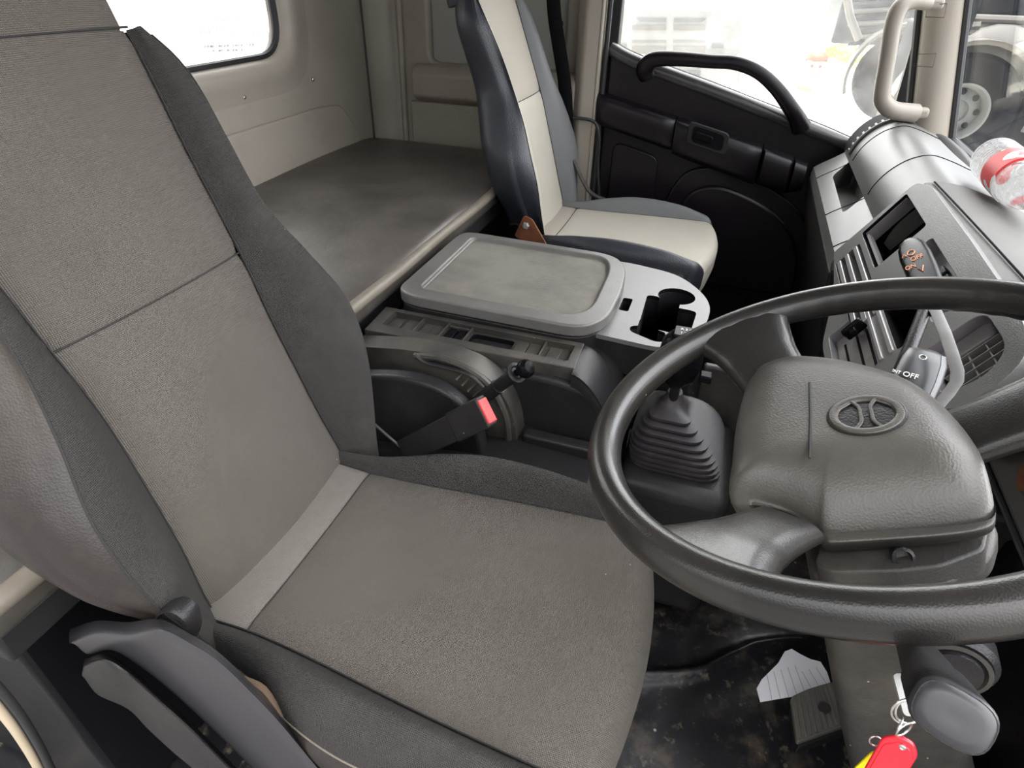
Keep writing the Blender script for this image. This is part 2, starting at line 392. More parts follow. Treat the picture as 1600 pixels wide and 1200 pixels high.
# the raised surround round the window, and the low raised panel under it
rows = []
for k_, (g_, h_) in enumerate(((0, -.045), (.004, -.012), (.012, .008), (.028, .020), (.048, .022), (.075, .014), (.105, .005), (.14, -.001))):
    rows.append([YZ(XR).p(a, b, h_) for a, b in rrect(.72-g_, .985-g_*.8, 1.83+g_, 1.55+g_, .11+g_*.6, 8)])
struct(grid('trim_1', rows, 'beige', closed_u=True, smooth=180))
struct(plate('trim_2', YZ(XR), rpoly([(.2, .60), (2.2, .60), (2.17, .70), (2.08, .80), (1.95, .812), (.2, .812)], .03, 5), -.001, .014, 'beige', bevel=.008))
for (px_, py_) in ((382, 152), (489, 124)):
    p = at(px_, py_, X=XR+.003)
    b_ = lathe('screw', p, (1, 0, 0), [(.006, -.002), (.006, .002), (.004, .004), (0, .0045)], 'steel', wb, seg=12)
win = struct(thing('window_1', 'x', 'window', (XR-.03, 1.27, 1.2))); del win['label']; del win['category']
g_ = plate('glass', YZ(XR-.035), rrect(.72, .985, 1.83, 1.55, .11, 8), -.002, .002, 'winglass', win)
tube('rubber_seal', [YZ(XR-.02).p(a, b) for a, b in rrect(.72, .985, 1.83, 1.55, .11, 8)], .012, 'rubber', win, seg=8, closed=True)
# faint rows of lettering stuck on the rear glass
# side wall behind the passenger door
ws = plate('wall_left', XZ(YL), [(XR-.05, -.05), (-.56, -.05), (-.56, ZR), (XR-.05, ZR)], -.06, 0, 'beige')
c1 = plate('c', XZ(YL), rrect(-1.155, .915, -.62, 1.66, .04), -.04, .2, 'beige')
cut(ws, [c1], bevel=.012, seg=4); struct(ws)
struct(plate('trim_3', XZ(YL+.03), rrect(-1.15, .90, -.6, 1.67, .03), -.004, 0, 'greyrecess'))
# ledge below that recess, rounded along its top
struct(plate('trim_4', YZ(-1.21), rpoly([(YL, .915), (YL-.035, .905), (YL-.055, .88), (YL-.055, .80), (YL-.02, .78), (YL, .78)], .012), 0, .65, 'beige', bevel=.008))
struct(plate('trim_5', YZ(-1.24), [(YL, .60), (YL-.02, .60), (YL-.02, .775), (YL, .775)], 0, .68, 'beige', bevel=.004))
# the rounded corner column between the two walls
cp = []
for i in range(9):
    a = i/8*math.pi/2; cp.append((XR+.09-.09*math.cos(a)-.0, YL-.09+.09*math.sin(a)))
col = [(XR-.01, YL+.01)]+[(XR-.005, YL-.10)]+[(XR+.012+.085*(1-math.cos(i/8*math.pi/2)), YL-.10+.085*math.sin(i/8*math.pi/2)) for i in range(9)]+[(XR+.115, YL+.01)]
struct(plate('trim_6', XY, col, .58, ZR, 'beige', smooth=60))
struct(tube('trim_7', [(XR+.016, YL-.115, .6), (XR+.016, YL-.115, ZR)], .0035, 'rubber', seg=6))
struct(tube('trim_8', [(-1.275, YL-.012, .6), (-1.255, YL-.012, ZR)], .012, 'beige', seg=10))
struct(plate('wall_front', YZ(.64), [(YD-.05, -.05), (YL+.08, -.05), (YL+.08, .82), (YD-.05, .82)], 0, .03, 'black'))
# roof; unseen overhangs and dark lining added to cut sun and glare
struct(plate('ceiling', XY, [(XR-.22, YD-.2), (.455, YD-.2), (.455, YL+.08), (XR-.22, YL+.08)], ZR, ZR+.04, 'headliner', bevel=.01))
# B pillar
struct(plate('trim_9', XY, rpoly([(-.57, YL+.06), (-.57, YL-.04), (-.535, YL-.07), (-.475, YL-.06), (-.47, YL+.06)], .012), -.0, ZR, 'beige_lt', smooth=60, bevel=.0))
struct(box('trim_15', (-.50, YL+.0, .0), (-.43, YL+.05, ZR), 'rubber', bevel=.004))
struct(tube('trim_10', [(-.462, YL-.04, .5), (-.462, YL-.04, ZR)], .009, 'rubber', seg=8))
struct(tube('trim_11', [(-.482, YL-.058, .45), (-.482, YL-.058, ZR)], .006, 'beige_lt', seg=8))

#-------------------------------------------------------------------- windscreen and A pillar
def wsx(z): return .635-.2*(z-.83)
wsf = Fr((.635, 0, .83), (0, 1, 0), (-.2, 0, 1))
win2 = struct(thing('window_2', 'x', 'window', (.63, 1.3, .85))); del win2['label']; del win2['category']
plate('glass', wsf, [(.1, -.03), (2.36, -.03), (2.36, .98), (.1, .98)], -.002, .002, 'wsglass', win2)
a0 = at(1487, 215, X=wsx(.83)-.012); a1 = at(1513, 0, X=wsx(1.17)-.012)
dv = (a1-a0)
apr = struct(thing('trim_12', 'x', 'trim', (.6, 2.35, .85))); del apr['label']; del apr['category']
tube('rubber_seal', [a0-dv*.25, a1+dv*1.6], .011, 'rubber', apr, seg=8)
# pillar trim: a broad beige moulding that leans back with the screen
def apil(z, a): # a 0..1 across from the screen edge to the door edge
    return None
rows = []
for t in [i/14-.25 for i in range(26)]:
    s = a0+dv*t
    pts = [s+Vector((.0, .01, 0)), s+Vector((-.012, -.004, 0)), s+Vector((-.045, -.006, 0)), s+Vector((-.075, .004, 0)), s+Vector((-.10, .035, 0)), s+Vector((-.105, .075, 0))]
    pts = crom(pts, 4)
    rows.append(pts)
grid('pillar_moulding', rows, 'beige_lt', apr, smooth=60)
# black door-side edge of the pillar
tube('door_seal', [a0+dv*t+Vector((-.108, .06, 0)) for t in (-.3, .5, 1.6)], .012, 'rubber', apr, seg=8)
# two covers in the moulding
for yy in ((338, 420), (25, 112)):
    y0, y1 = yy
    q = [at(1200+x/4, y/4, Y=a0.y-.012) for x, y in ((((935, 338), (1052, 334), (1030, 420), (918, 412))) if y0 == 338 else ((1000, 30), (1118, 22), (1100, 110), (985, 106)))]
    tube('screw_cover', q, .0011, 'rubber', apr, seg=5, closed=True)
# the grab handle on the pillar
hp = [at(x, y, Y=a0.y-yo) for x, y, yo in ((1452, 6, .012), (1425, 3, .04), (1406, 12, .055), (1395, 40, .06), (1387, 90, .06), (1379, 140, .06), (1380, 158, .055), (1395, 172, .045), (1430, 177, .012))]
gh = thing('grab_handle', 'beige looped grab handle on the windscreen pillar above the dashboard', 'handle', a0+dv*.5)
tube('grip', hp, [.016, .019, .022, .022, .0215, .0215, .023, .024, .026], 'beige_lt', gh, seg=14, smoothn=6)
for e in (hp[0], hp[-1]):
    obox('mount', e+Vector((.012, .012, 0)), (.05, .03, .03), (1, .2, .05), 'beige_lt', gh, bevel=.01)

#-------------------------------------------------------------------- passenger door
door = struct(thing('door_1', 'x', 'door', (-.05, YL+.03, .5))); del door['label']; del door['category']
YP = YL-.02
sill = [(-.455, 1.0), (-.40, .975), (-.3, .945), (-.1, .893), (.1, .838), (.3, .782), (.42, .745), (.56, .71)]
pan = [(-.455, -.08)]+sill+[(.56, -.08)]
plate('door_panel', XZ(YP), pan, -.07, 0, 'plast_dark', door, bevel=.012)
# bright top of the sill and its black weatherstrip
tube('window_sill', [(x, YP+.012, z+.000) for x, z in sill[0:]], .024, 'sill', door, seg=10, smoothn=4)
tube('weatherstrip', [(x, YP+.045, z+.018) for x, z in sill[0:]], .006, 'rubber', door, seg=8, smoothn=4)
# window frame: corner and glass
fr_ = plate('window_frame', XZ(YL+.05), [(-.47, .86), (.62, .60), (.62, 1.68), (-.47, 1.68)], -.012, .012, 'rubber', door)
c1 = plate('c', XZ(YL+.05), rpoly([(-.445, 1.0), (-.40, .972), (.50, .728), (.47, 1.2), (.38, 1.62), (-.445, 1.62)], [.05, .05, .02, .01, .05, .05], 6), -.1, .1, 'rubber')
cut(fr_, [c1])
plate('glass', XZ(YL+.052), [(-.46, .90), (.56, .64), (.50, 1.2), (.4, 1.65), (-.46, 1.65)], -.002, .002, 'winglass', door)
# arm rest bar, in three lengths with gaps
def bar(x0, x1, z0, z1, h0, h1, dpt, m='plast_dark', nm='armrest'):
    rows = []
    for i in range(13):
        t = i/12; x = x0+(x1-x0)*t; zt = z0+(z1-z0)*t; h = h0+(h1-h0)*t
        e = min(1, min(t, 1-t)*12+.75)
        prof = [(YP+.01, zt+.004), (YP-dpt*.6*e, zt), (YP-dpt*e, zt-.018), (YP-dpt*e, zt-h*.7), (YP-dpt*.7*e, zt-h), (YP+.01, zt-h-.012)]
        rows.append(crom([Vector((x, a, b)) for a, b in prof], 4))
    return grid(nm, rows, m, door, caps=True, smooth=50)
bar(-.475, -.19, .862, .80, .10, .105, .05)
bar(-.186, .115, .80, .735, .115, .125, .062, nm='handle_housing')
bar(.119, .225, .735, .705, .12, .115, .058, nm='armrest_end')
bar(.228, .275, .702, .69, .11, .085, .052, nm='armrest_cap')
# release handle in its pocket
h0 = at(1106, 216, Y=YP-.064)
fh = Fr((h0.x, YP-.0645, h0.z), (1, 0, -.22), (.0, 0, 1))
plate('handle_bezel', fh, rrect(-.072, -.036, .072, .036, .018), -.002, .004, 'plast', door, bevel=.003)
plate('handle_pocket', fh, rrect(-.056, -.026, .056, .026, .016), .003, .006, 'black', door)
hh = plate('release_handle', fh, rrect(-.048, -.012, .02, .012, .008), .006, .014, 'gloss', door, bevel=.004)
# lower relief: speaker panel and pocket arches
plate('speaker_grille', XZ(YP), rpoly([(-.405, .70), (-.23, .66), (-.225, .42), (-.405, .38)], .04, 6), 0, .010, 'plast_dark', door, bevel=.006)
arch = [(-.17, .2), (-.19, .45), (-.14, .60), (-.05, .645), (.08, .63), (.22, .575), (.33, .48), (.39, .35), (.41, .2)]
plate('door_pocket', XZ(YP), [tuple(v.xy) for v in crom([Vector((a, b, 0)) for a, b in arch], 6)], 0, .016, 'plast_dark', door, bevel=.012)
arch2 = [(-.12, .2), (-.14, .42), (-.10, .545), (-.02, .585), (.08, .57), (.2, .52), (.29, .44), (.34, .33), (.35, .2)]
plate('pocket_face', XZ(YP), [tuple(v.xy) for v in crom([Vector((a, b, 0)) for a, b in arch2], 6)], 0, .03, 'plast_dark', door, bevel=.012)
# notch near the hinge of the sill
q = at(945, 92, Y=YP-.002)
plate('lock_button_slot', XZ(YP), rrect(q.x-.010, q.z-.016, q.x+.010, q.z+.018, .004), -.001, .004, 'black', door)
tube('door_pull', [at(1284, 340, Y=YP-.04), at(1278, 355, Y=YP-.06), at(1273, 378, Y=YP-.06), at(1280, 386, Y=YP-.06), at(1292, 389, Y=YP-.03)], .008, 'plast', door, seg=8, smoothn=4)
# inside grab handle that rises over the sill
dg_ = thing('grab_handle', 'long arched black grab handle rising from passenger door over window sill', 'handle', (-.05, YP-.03, .9))
hp = [at(1012, 118, Y=YP+.0), at(1008, 106, Y=YP-.02), at(1022, 93, Y=YP-.04), at(1060, 92, Y=YP-.05), at(1110, 96, Y=YP-.05), at(1150, 99, Y=YP-.05), at(1185, 113, Y=YP-.05), at(1213, 138, Y=YP-.05), at(1235, 168, Y=YP-.04), at(1247, 188, Y=YP-.02), at(1252, 200, Y=YP+.0)]
tube('grip', hp, [.032, .030, .025, .0225, .021, .021, .021, .022, .024, .027, .032], 'plast_dark', dg_, seg=14, smoothn=6, up=(0, 1, 0), flat=.8)

#==================================================================== SEATS
A_T = [(-.06, .168), (.01, .168), (.1, .158), (.2, .152), (.3, .148), (.4, .152), (.54, .157), (.64, .166), (.71, .172)]
C_T = [(-.06, .235), (.0, .25), (.05, .272), (.10, .29), (.17, .302), (.24, .297), (.33, .262), (.41, .232), (.47, .224), (.54, .225), (.61, .225), (.65, .216), (.68, .199), (.715, .176)]
W_T = [(-.06, .03), (.05, .045), (.17, .058), (.3, .048), (.42, .034), (.55, .028), (.64, .018), (.69, .006), (.715, .0)]
def make_seat(yc, m, driver, label):
    root = thing('truck_seat', label, 'seat', (-.25, yc, 0), 'the two front seats')
    bc = yc+.005 if driver else yc+.035
    al = R(17); P0 = Vector((-.54, bc, .5)); nn = Vector((math.cos(al), 0, math.sin(al))); tt = Vector((-math.sin(al), 0, math.cos(al))); yy = Vector((0, 1, 0))
    def bp(u, s, w): return P0+u*yy+s*tt+w*nn
    def w0(s): return .012*math.sin((s-.05)*4.5)-.018*max(0, (s-.35))/.35
    def ringpts(s, side):
        a, c, wr = lerp(A_T, s), lerp(C_T, s), lerp(W_T, s)
        b = a+(c-a)*.62; z = w0(s)
        if side < 0: c -= .018*max(0, min(1, (.62-s)/.2))
        return a, b, c, wr, z
    ss = [-.05+.745*i/60 for i in range(61)]
    # centre panel, split by the cross seam
    def panel(nm, s0, s1, par, mm):
        G = []; UV = []
        n = max(3, int((s1-s0)*70))
        for i in range(n+1):
            s = s0+(s1-s0)*i/n; a, b, c, wr, z = ringpts(s, 1); row = []; ru = []
            es = .004*(math.exp(-(s-s0)/.008)+math.exp(-(s1-s)/.008))
            for j in range(25):
                f = -1+2*j/24; e = .005*math.exp(-(1-abs(f))*a/.008)
                row.append(bp(f*a, s, z+.012*(1-f*f)-.004*abs(f)**3-e-es)); ru.append((f*a, s))
            G.append(row); UV.append(ru)
        return grid(nm, G, mm, par, UV=UV, smooth=180)
    back = panel('backrest', -.05, .395, root, m['mid'])
    panel('upper_panel', .395, .695, back, m['mid2'])
    for side in (-1, 1):
        G = []; UV = []; G2 = []; 
        for s in ss:
            a, b, c, wr, z = ringpts(s, side)
            sb = .06*(1-(s+.05)/.765)
            prof = [(a, s, z-.009), (a+.006, s, z+.001), (a+(b-a)*.5, s, z+wr*.72), (b, s, z+wr), (c-.012, s+sb*.6, z+wr*.62), (c-.001, s+sb, z+wr*.15)]
            P = crom([Vector(p) for p in prof], 5); row = [bp(side*p.x, p.y, p.z) for p in P]
            l = 0; ru = []
            for k, p in enumerate(P):
                if k: l += (P[k]-P[k-1]).length
                ru.append((side*(a+l), p.y))
            G.append(row); UV.append(ru)
            sb2 = .10*(1-(s+.05)/.765)
            prof = [(c-.001, s+sb, z+wr*.15), (c+.006, s+sb*1.05, z-.01), (c+.004, s+sb2, -.045), (c-.012, s+sb2, -.075), (c-.05, s+sb2, -.094), (c*.5, s+sb2, -.10), (0, s+sb2, -.10)]
            P = crom([Vector(p) for p in prof], 5); G2.append([bp(side*p.x, p.y, p.z) for p in P])
        if side > 0: grid('backrest_bolster', G, m['bol'], back, UV=UV, smooth=180)
        else:
            grid('backrest_bolster', [r_[:17] for r_ in G], m['bol'] if driver else m['mid'], back, UV=[r_[:17] for r_ in UV], smooth=180)
            grid('backrest_bolster_cover', [r_[16:] for r_ in G], m['side'], back, smooth=180)
            tube('seam', [r_[16] for r_ in G[1:-1]], .0014, 'seam', back, seg=6)
        grid('backrest_side_cover', G2, m['side'], back, smooth=180)
        tube('seam', [r_[0]+nn*.004 for r_ in G[2:-2]], .0013, 'seam', back, seg=6)
        if side > 0: tube('seam', [r_[0]+nn*.0005 for r_ in G2[1:-1]], .0014, 'seam', back, seg=6)
        # closes the bottom of the cover
        tube('hem', [p for p in G2[0]], .004, 'seam', back, seg=6)
    tube('seam', [bp(f*.152, .395, w0(.395)+.012*(1-f*f)-.004*abs(f)**3-.0032) for f in [-1+i/8 for i in range(17)]], .0013, 'seam', back, seg=6)
    # headrest: grows out of the shoulders
    HG = []
    for s, hw, wf, wbk in ((.69, .174, -.002, -.12), (.70, .176, .004, -.12), (.74, .172, .008, -.12), (.80, .165, .012, -.115), (.86, .155, .010, -.11), (.90, .135, -.005, -.10), (.925, .09, -.03, -.08)):
        z = w0(.7); prof = [(-hw*.95, z+wf-.015), (-hw*.6, z+wf), (0, z+wf+.004), (hw*.6, z+wf), (hw*.95, z+wf-.015), (hw, z-.05), (hw*.93, wbk+.01), (hw*.5, wbk), (-hw*.5, wbk), (-hw*.93, wbk+.01), (-hw, z-.05)]
        HG.append([bp(p.x, s, p.y) for p in crom([Vector((a, b, 0)) for a, b in prof], 4, True)])
    HU = [[((p-P0).dot(yy), (p-P0).dot(tt)) for p in row] for row in HG]
    hr_ = grid('headrest', HG, [m['mid2'], m['side']], root, closed_u=True, caps=True, UV=HU, smooth=60)
    if not driver:
        for p_ in hr_.data.polygons:
            if p_.normal.dot(nn) < .35: p_.material_index = 1
    tube('seam', [bp(f*.168, .697, w0(.7)+.006-.006*f*f) for f in [-1+i/8 for i in range(17)]], .0016, 'seam', back, seg=6)
    # ---- cushion
    cy = yc-.012 if driver else yc-.01
    CA = [(-.56, .166), (-.47, .163), (-.38, .168), (-.22, .183), (-.08, .193), (.03, .198)]
    CC = [(-.56, .195), (-.49, .20), (-.42, .215), (-.35, .24), (-.25, .256), (-.10, .255), (0, .245), (.03, .235)]
    CW = [(-.56, .008), (-.47, .016), (-.38, .032), (-.25, .045), (-.1, .036), (.0, .012), (.03, 0)]
    lip = [(0, 0)]+[(.030*math.sin(R(a)), -.030*(1-math.cos(R(a)))) for a in (20, 40, 60, 80, 90)]+[(.029, -.07), (.018, -.12)]
    def xf(dy): return .008-.75*dy*dy
    def cz(x, f): return .5-.006*(1-f*f)*math.sin(max(0, min(1, (x+.5)/.5))*math.pi)
    xs = [-.57+.57*i/40 for i in range(41)]
    def crow(fn, t, lp):
        """fn(x)->list of (dy,z); t along; lip offset"""
        out = []
        for dy, z, drop in fn(t):
            x = -.57+(xf(dy)+.57)*((t+.57)/.57)
            ll = lp
            out.append(Vector((x+ll[0], cy+dy, z+ll[1])))
        return out
    def centre(x0, x1, nm, par, mm, withlip):
        n = max(2, int((x1-x0)/.012)); G = []; UV = []
        L = [(x0+(x1-x0)*i/n, (0, 0)) for i in range(n+1)]+([(x1, q) for q in lip[1:]] if withlip else [])
        for t, q in L:
            a = lerp(CA, t); row = []; ru = []
            for j in range(21):
                f = -1+2*j/20; dy = f*a; e = .004*math.exp(-(1-abs(f))*a/.008)
                e += .003*math.exp(-abs(t-x0)/.006)+(0 if withlip else .003*math.exp(-abs(x1-t)/.006))
                x = -.57+(xf(dy)+.57)*((t+.57)/.57)
                row.append(Vector((x+q[0], cy+dy, cz(t, f)-e+q[1]))); ru.append((x+q[0]-q[1], dy))
            G.append(row); UV.append(ru)
        return grid(nm, G, mm, par, UV=UV, smooth=180), G
    cush, CG = centre(-.478, 0, 'seat_cushion', root, m['mid'], True)
    centre(-.57, -.478, 'rear_strip', cush, m['strip'], False)
    tube('seam', [p+Vector((0, 0, .001)) for p in CG[0]], .0012, 'seam', cush, seg=6)
    for side in (-1, 1):
        G = []; UV = []; S1 = []; S2 = []
        for t, q in [(x, (0, 0)) for x in xs]+[(0, q) for q in lip[1:]]:
            a, c, wr = lerp(CA, t), lerp(CC, t), lerp(CW, t)
            b = a+(c-a)*.55
            rear = max(0, min(1, (t+.57)/.1))
            prof = [(a, cz(t, 1)-.008), (a+.005, cz(t, 1)), (a+(b-a)*.5, .5+wr*.7), (b, .5+wr), (c-.008, .5+wr*.45), (c, .5-.022)]
            P = crom([Vector((u, z, 0)) for u, z in prof], 5); row = []; ru = []; l = 0
            for k, p in enumerate(P):
                dy = side*p.x; x = -.57+(xf(dy)+.57)*((t+.57)/.57)
                if k: l += (P[k]-P[k-1]).length
                row.append(Vector((x+q[0]-(.012*(k/len(P))**2 if q[1] else 0), cy+dy, p.y+q[1]*(1 if q[1] > -.04 else 1)))); ru.append((x-q[1], side*(a+l)))
            G.append(row); UV.append(ru); S1.append(row[0]+Vector((0, 0, .004)))
            last = row[-1]; zb = .36
            S2.append([last, Vector((last.x, last.y+side*.006, last.z-.02)), Vector((last.x, last.y+side*.003, (last.z+zb)/2)), Vector((last.x-(.01 if q[1] else 0), last.y-side*.01, zb))])
        grid('cushion_bolster', G, m['side'] if (side < 0 and not driver) else m['bol'], cush, UV=UV, smooth=180)
        grid('cushion_side_cover', [crom(r_, 4) for r_ in S2], m['side'], cush, smooth=180)
        tube('seam', S1, .0013, 'seam', cush, seg=6)
        tube('seam', [r_[0] for r_ in S2], .0015, 'piping' if driver else 'seam', cush, seg=6)
    box('seat_base', (-.5, yc-.20, .02), (-.08, yc+.20, .38), 'rubber', root, bevel=.01)
    return root, bp
MD = dict(mid='fab_mid', mid2='fab_mid', strip='fab_strip', bol='fab_dark', side='leather')
MP = dict(mid='fab_light', mid2='fab_light2', strip='fab_light2', bol='fab_slate', side='leather_blue')
seatD, bpD = make_seat(.52, MD, True, 'worn grey fabric driver seat with charcoal bolsters behind the steering wheel')
seatP, bpP = make_seat(2.03, MP, False, 'pale grey passenger seat with dark slate sides beside the far door')

# driver seat side hardware: sculpted recliner cover and the lever under it
YS = .262
def at_s(x, y, Y=YS): return at(x, y, Y=Y)
def ribbon(nm, top, bot, y0, y1, m, parent, n=6, bulge=.0, lift=14):
    T = crom([at(a, b, Y=y1) for a, b in top], n); B = crom([at(a, b, Y=y0) for a, b in bot], n)
    F0 = crom([at(a-2, b+lift, Y=y0) for a, b in top], n)
    rows = []
    for t, f0, b in zip(T, F0, B):
        mid = (f0+b)/2
        rows.append(crom([t, t.lerp(f0, .5)+Vector((0, 0, .002)), f0, mid-Vector((0, bulge, 0)), b, b+Vector((0, (y1-y0)*.6, -.004)), b+Vector((0, y1-y0, 0))], 4))
    return grid(nm, rows, m, parent, caps=True, smooth=60)
ribbon('recliner_cover', [(110, 983), (150, 970), (200, 972), (250, 968), (300, 992), (345, 1022), (400, 1075), (440, 1118), (500, 1190), (560, 1260)],
       [(118, 1000), (136, 1022), (175, 1016), (222, 1044), (272, 1084), (322, 1130), (372, 1178), (430, 1240), (480, 1300), (530, 1360)], .250, .272, 'cap', seatD, bulge=.003, lift=20)
ribbon('recliner_lever', [(133, 1030), (165, 1022), (205, 1045), (250, 1085), (300, 1130), (350, 1180), (400, 1230)],
       [(134, 1058), (152, 1085), (200, 1108), (232, 1140), (270, 1175), (310, 1210), (350, 1260)], .228, .248, 'plast', seatD, bulge=.004, lift=12)
q = [at(250, 962, Y=.285), at(262, 948, Y=.285), at(280, 945, Y=.285), at(300, 960, Y=.285), at(305, 985, Y=.285), at(300, 1000, Y=.285)]
tube('strap_loop', q, .0025, 'plast', seatD, seg=8, flat=4.5, smoothn=5, up=(0, 1, 0))
tube('cover_lining', [at(335, 1035, Y=.285), at(375, 1060, Y=.28), at(412, 1078, Y=.28), at(440, 1120, Y=.27)], [.003, .005, .005, .003], 'foam', seatD, seg=8, smoothn=4)
# far side: cover lining and wire by the buckle
tube('wire_loop', [at(576, 655, Y=.80), at(600, 676, Y=.79), at(628, 700, Y=.775)], .0028, 'steel', seatD, seg=8, smoothn=4)
tube('cover_clip', [at(630, 698, Y=.775), at(641, 701, Y=.77), at(636, 711, Y=.765), at(630, 704, Y=.77)], .0012, 'strap', seatD, seg=6, smoothn=3)
# passenger side hinge bracket, rusty
f = Fr(at(822, 360, Y=1.81), (1, 0, -.55), (.5, 0, 1))
br_ = plate('recliner_bracket', f, [(-.025, -.04), (.085, -.03), (.085, .0), (.0, .045), (-.03, .04)], -.003, .003, 'rust', seatP, bevel=.002, r=.01)
lathe('bolt', f.p(-.008, .015, .0), (0, -1, 0), [(.012, 0), (.012, .008), (.009, .012), (0, .013)], 'strap', br_, seg=6)
# hoop beside the passenger seat
tube('seat_frame_hoop', [at(895, 184, Y=2.30), at(928, 190, Y=2.32), at(936, 215, Y=2.32), at(934, 260, Y=2.32), at(936, 310, Y=2.32)], .006, 'plast', seatP, seg=8, smoothn=5)
tube('seat_frame_hoop', [at(896, 250, Y=2.28), at(912, 285, Y=2.28), at(925, 303, Y=2.28), at(945, 312, Y=2.28)], .008, 'plast_dusty', seatP, seg=8, smoothn=5)
# belt on the pillar behind the passenger seat
sb_ = thing('seat_belt', 'black seat belt hanging at the pillar behind the passenger seat', 'seat belt', (-.62, 2.33, 1.0))
tube('webbing', [at(862, -60, Y=2.31), at(866, 20, Y=2.31), at(873, 70, Y=2.31), at(884, 150, Y=2.31), at(888, 280, Y=2.31)], .024, 'black', sb_, seg=8, flat=.12, up=(0, 1, 0), smoothn=4)
lathe('belt_guide', at(872, 38, Y=2.31), (0, -1, 0), [(.016, -.01), (.018, .0), (.016, .012), (0, .014)], 'gloss', sb_, seg=20)

# belt buckle between the driver seat and the console
bk0 = at(762, 641, Y=.765); bk1 = at(650, 697, Y=.775)
bk = thing('seat_belt_buckle', 'dark grey seat belt buckle with a red button beside the driver seat', 'buckle', bk1)
ax = (bk0-bk1).normalized(); upv = Vector((0, -.75, .66))
L_ = (bk0-bk1).length
def bkp(t): return bk1+(bk0-bk1)*t
bview = (CAM-bk1).normalized()
obox('buckle_body', bkp(.78), (L_*.42, .056, .026), ax, 'plast', bk, bevel=.004, up=bview)
obox('sleeve', bkp(.22), (L_*.78, .050, .022), ax, 'plast', bk, bevel=.004, up=bview)
obox('release_button', bkp(.99)+bview*.002, (.006, .044, .022), ax, 'redbtn', bk, bevel=.002, up=bview)

#==================================================================== BUNK
bunk = thing('sleeper_bunk', 'dark vinyl sleeper bunk with a worn tan front edge along back wall', 'bed', (-1.03, 1.28, 0))
box('bunk_box', (XR+.005, .22, .01), (-.74, 2.36, .56), 'vinyl_black', bunk, bevel=.01)
G = []
for i in range(41):
    y = .17+2.2*i/40; e = min(1, min(i, 40-i)/2.5); row = []
    for x, z in [(XR+.004, .575), (XR+.004, .64), (XR+.03, .655), (-1.2, .655), (-1.0, .652), (-.82, .652), (-.72, .650), (-.694, .644), (-.682, .632), (-.68, .61), (-.684, .585), (-.70, .575)]:
        zz = z+.004*math.sin(7*y+4*x)*(1 if z > .64 else 0)
        row.append(Vector((x, y, .575+(zz-.575)*(.45+.55*e**.5))))
    G.append(crom(row, 3))
grid('mattress', G, 'vinylbed', bunk, caps=True, smooth=60)
tube('front_piping', [(-.684+.002*math.sin(i), .18+2.17*i/30, .628) for i in range(31)], .0145, 'piping', bunk, seg=10, flat=1.0)
box('bunk_rail', (-.735, .2, .52), (-.70, 2.34, .572), 'rubber', bunk, bevel=.006)
tube('bunk_strut', [(-.66, 1.06, .40), at(618, 468, Z=.53)], .006, 'steel', bunk, seg=8)
for k_ in range(4):
    tube('bunk_bracket', [(-.72, 1.15+.14*k_, .52), (-.66, 1.18+.14*k_, .47), (-.66, 1.18+.14*k_, .30)], .008, 'rubber', bunk, seg=8)

#==================================================================== CENTRE CONSOLE
con = thing('center_console', 'dusty black centre console with a lidded box and cup holders between seats', 'console', (-.3, 1.25, 0))
plate('console_body', XZ(.955), rpoly([(-.645, .575), (-.215, .575), (-.15, .560), (-.112, .520), (-.088, .45), (-.082, .1), (-.645, .1)], [0, .02, .03, .03, .02, 0, 0], 4), -.22, 0, 'plast', con, bevel=.014, seg=4)
st_ = plate('switch_strip', XY, [(-.652, 1.066), (-.645, .958), (-.192, .968), (-.196, 1.068)], .56, .600, 'plast_dusty', con, r=.004, bevel=.002)
bake(st_)
c1 = plate('c', XY, rrect(-.622, .990, -.212, 1.052, .005), .586, .7, 'plast_dusty')
c2 = plate('c', XY, rrect(-.432, .994, -.338, 1.046, .010), .50, .7, 'black')
cut(st_, [c1, c2], bevel=.0012)
for x in (-.550, -.490, -.436, -.272):
    box('divider', (x-.0018, .990, .584), (x+.0018, 1.052, .5985), 'plast_dusty', con, bevel=.0008)
for x in (-.604, -.570, -.530, -.508, -.318, -.290, -.248):
    box('blank_cover', (x-.014, .998, .583), (x+.012, 1.044, .590), 'plast_dusty', con, bevel=.0015)
for x in (-.474, -.452):
    box('rocker_switch', (x-.009, .998, .583), (x+.009, 1.040, .593), 'gloss', con, bevel=.0015)
    box('switch_rim', (x-.011, 1.040, .583), (x+.011, 1.044, .597), 'plast_dusty', con, bevel=.001)
# nose of the strip falling away forwards
G = []
for i in range(13):
    t = i/12; a = t*R(80)
    x = -.194+.060*math.sin(a)+.045*t*t; z = .598-.05*(1-math.cos(a))-.10*t*t
    G.append(crom([Vector((x, .950, z-.03)), Vector((x, .952, z-.006)), Vector((x, .962, z)), Vector((x, 1.06, z)), Vector((x, 1.075, z-.02))], 4))
grid('console_nose', G, 'plast', con, smooth=60)
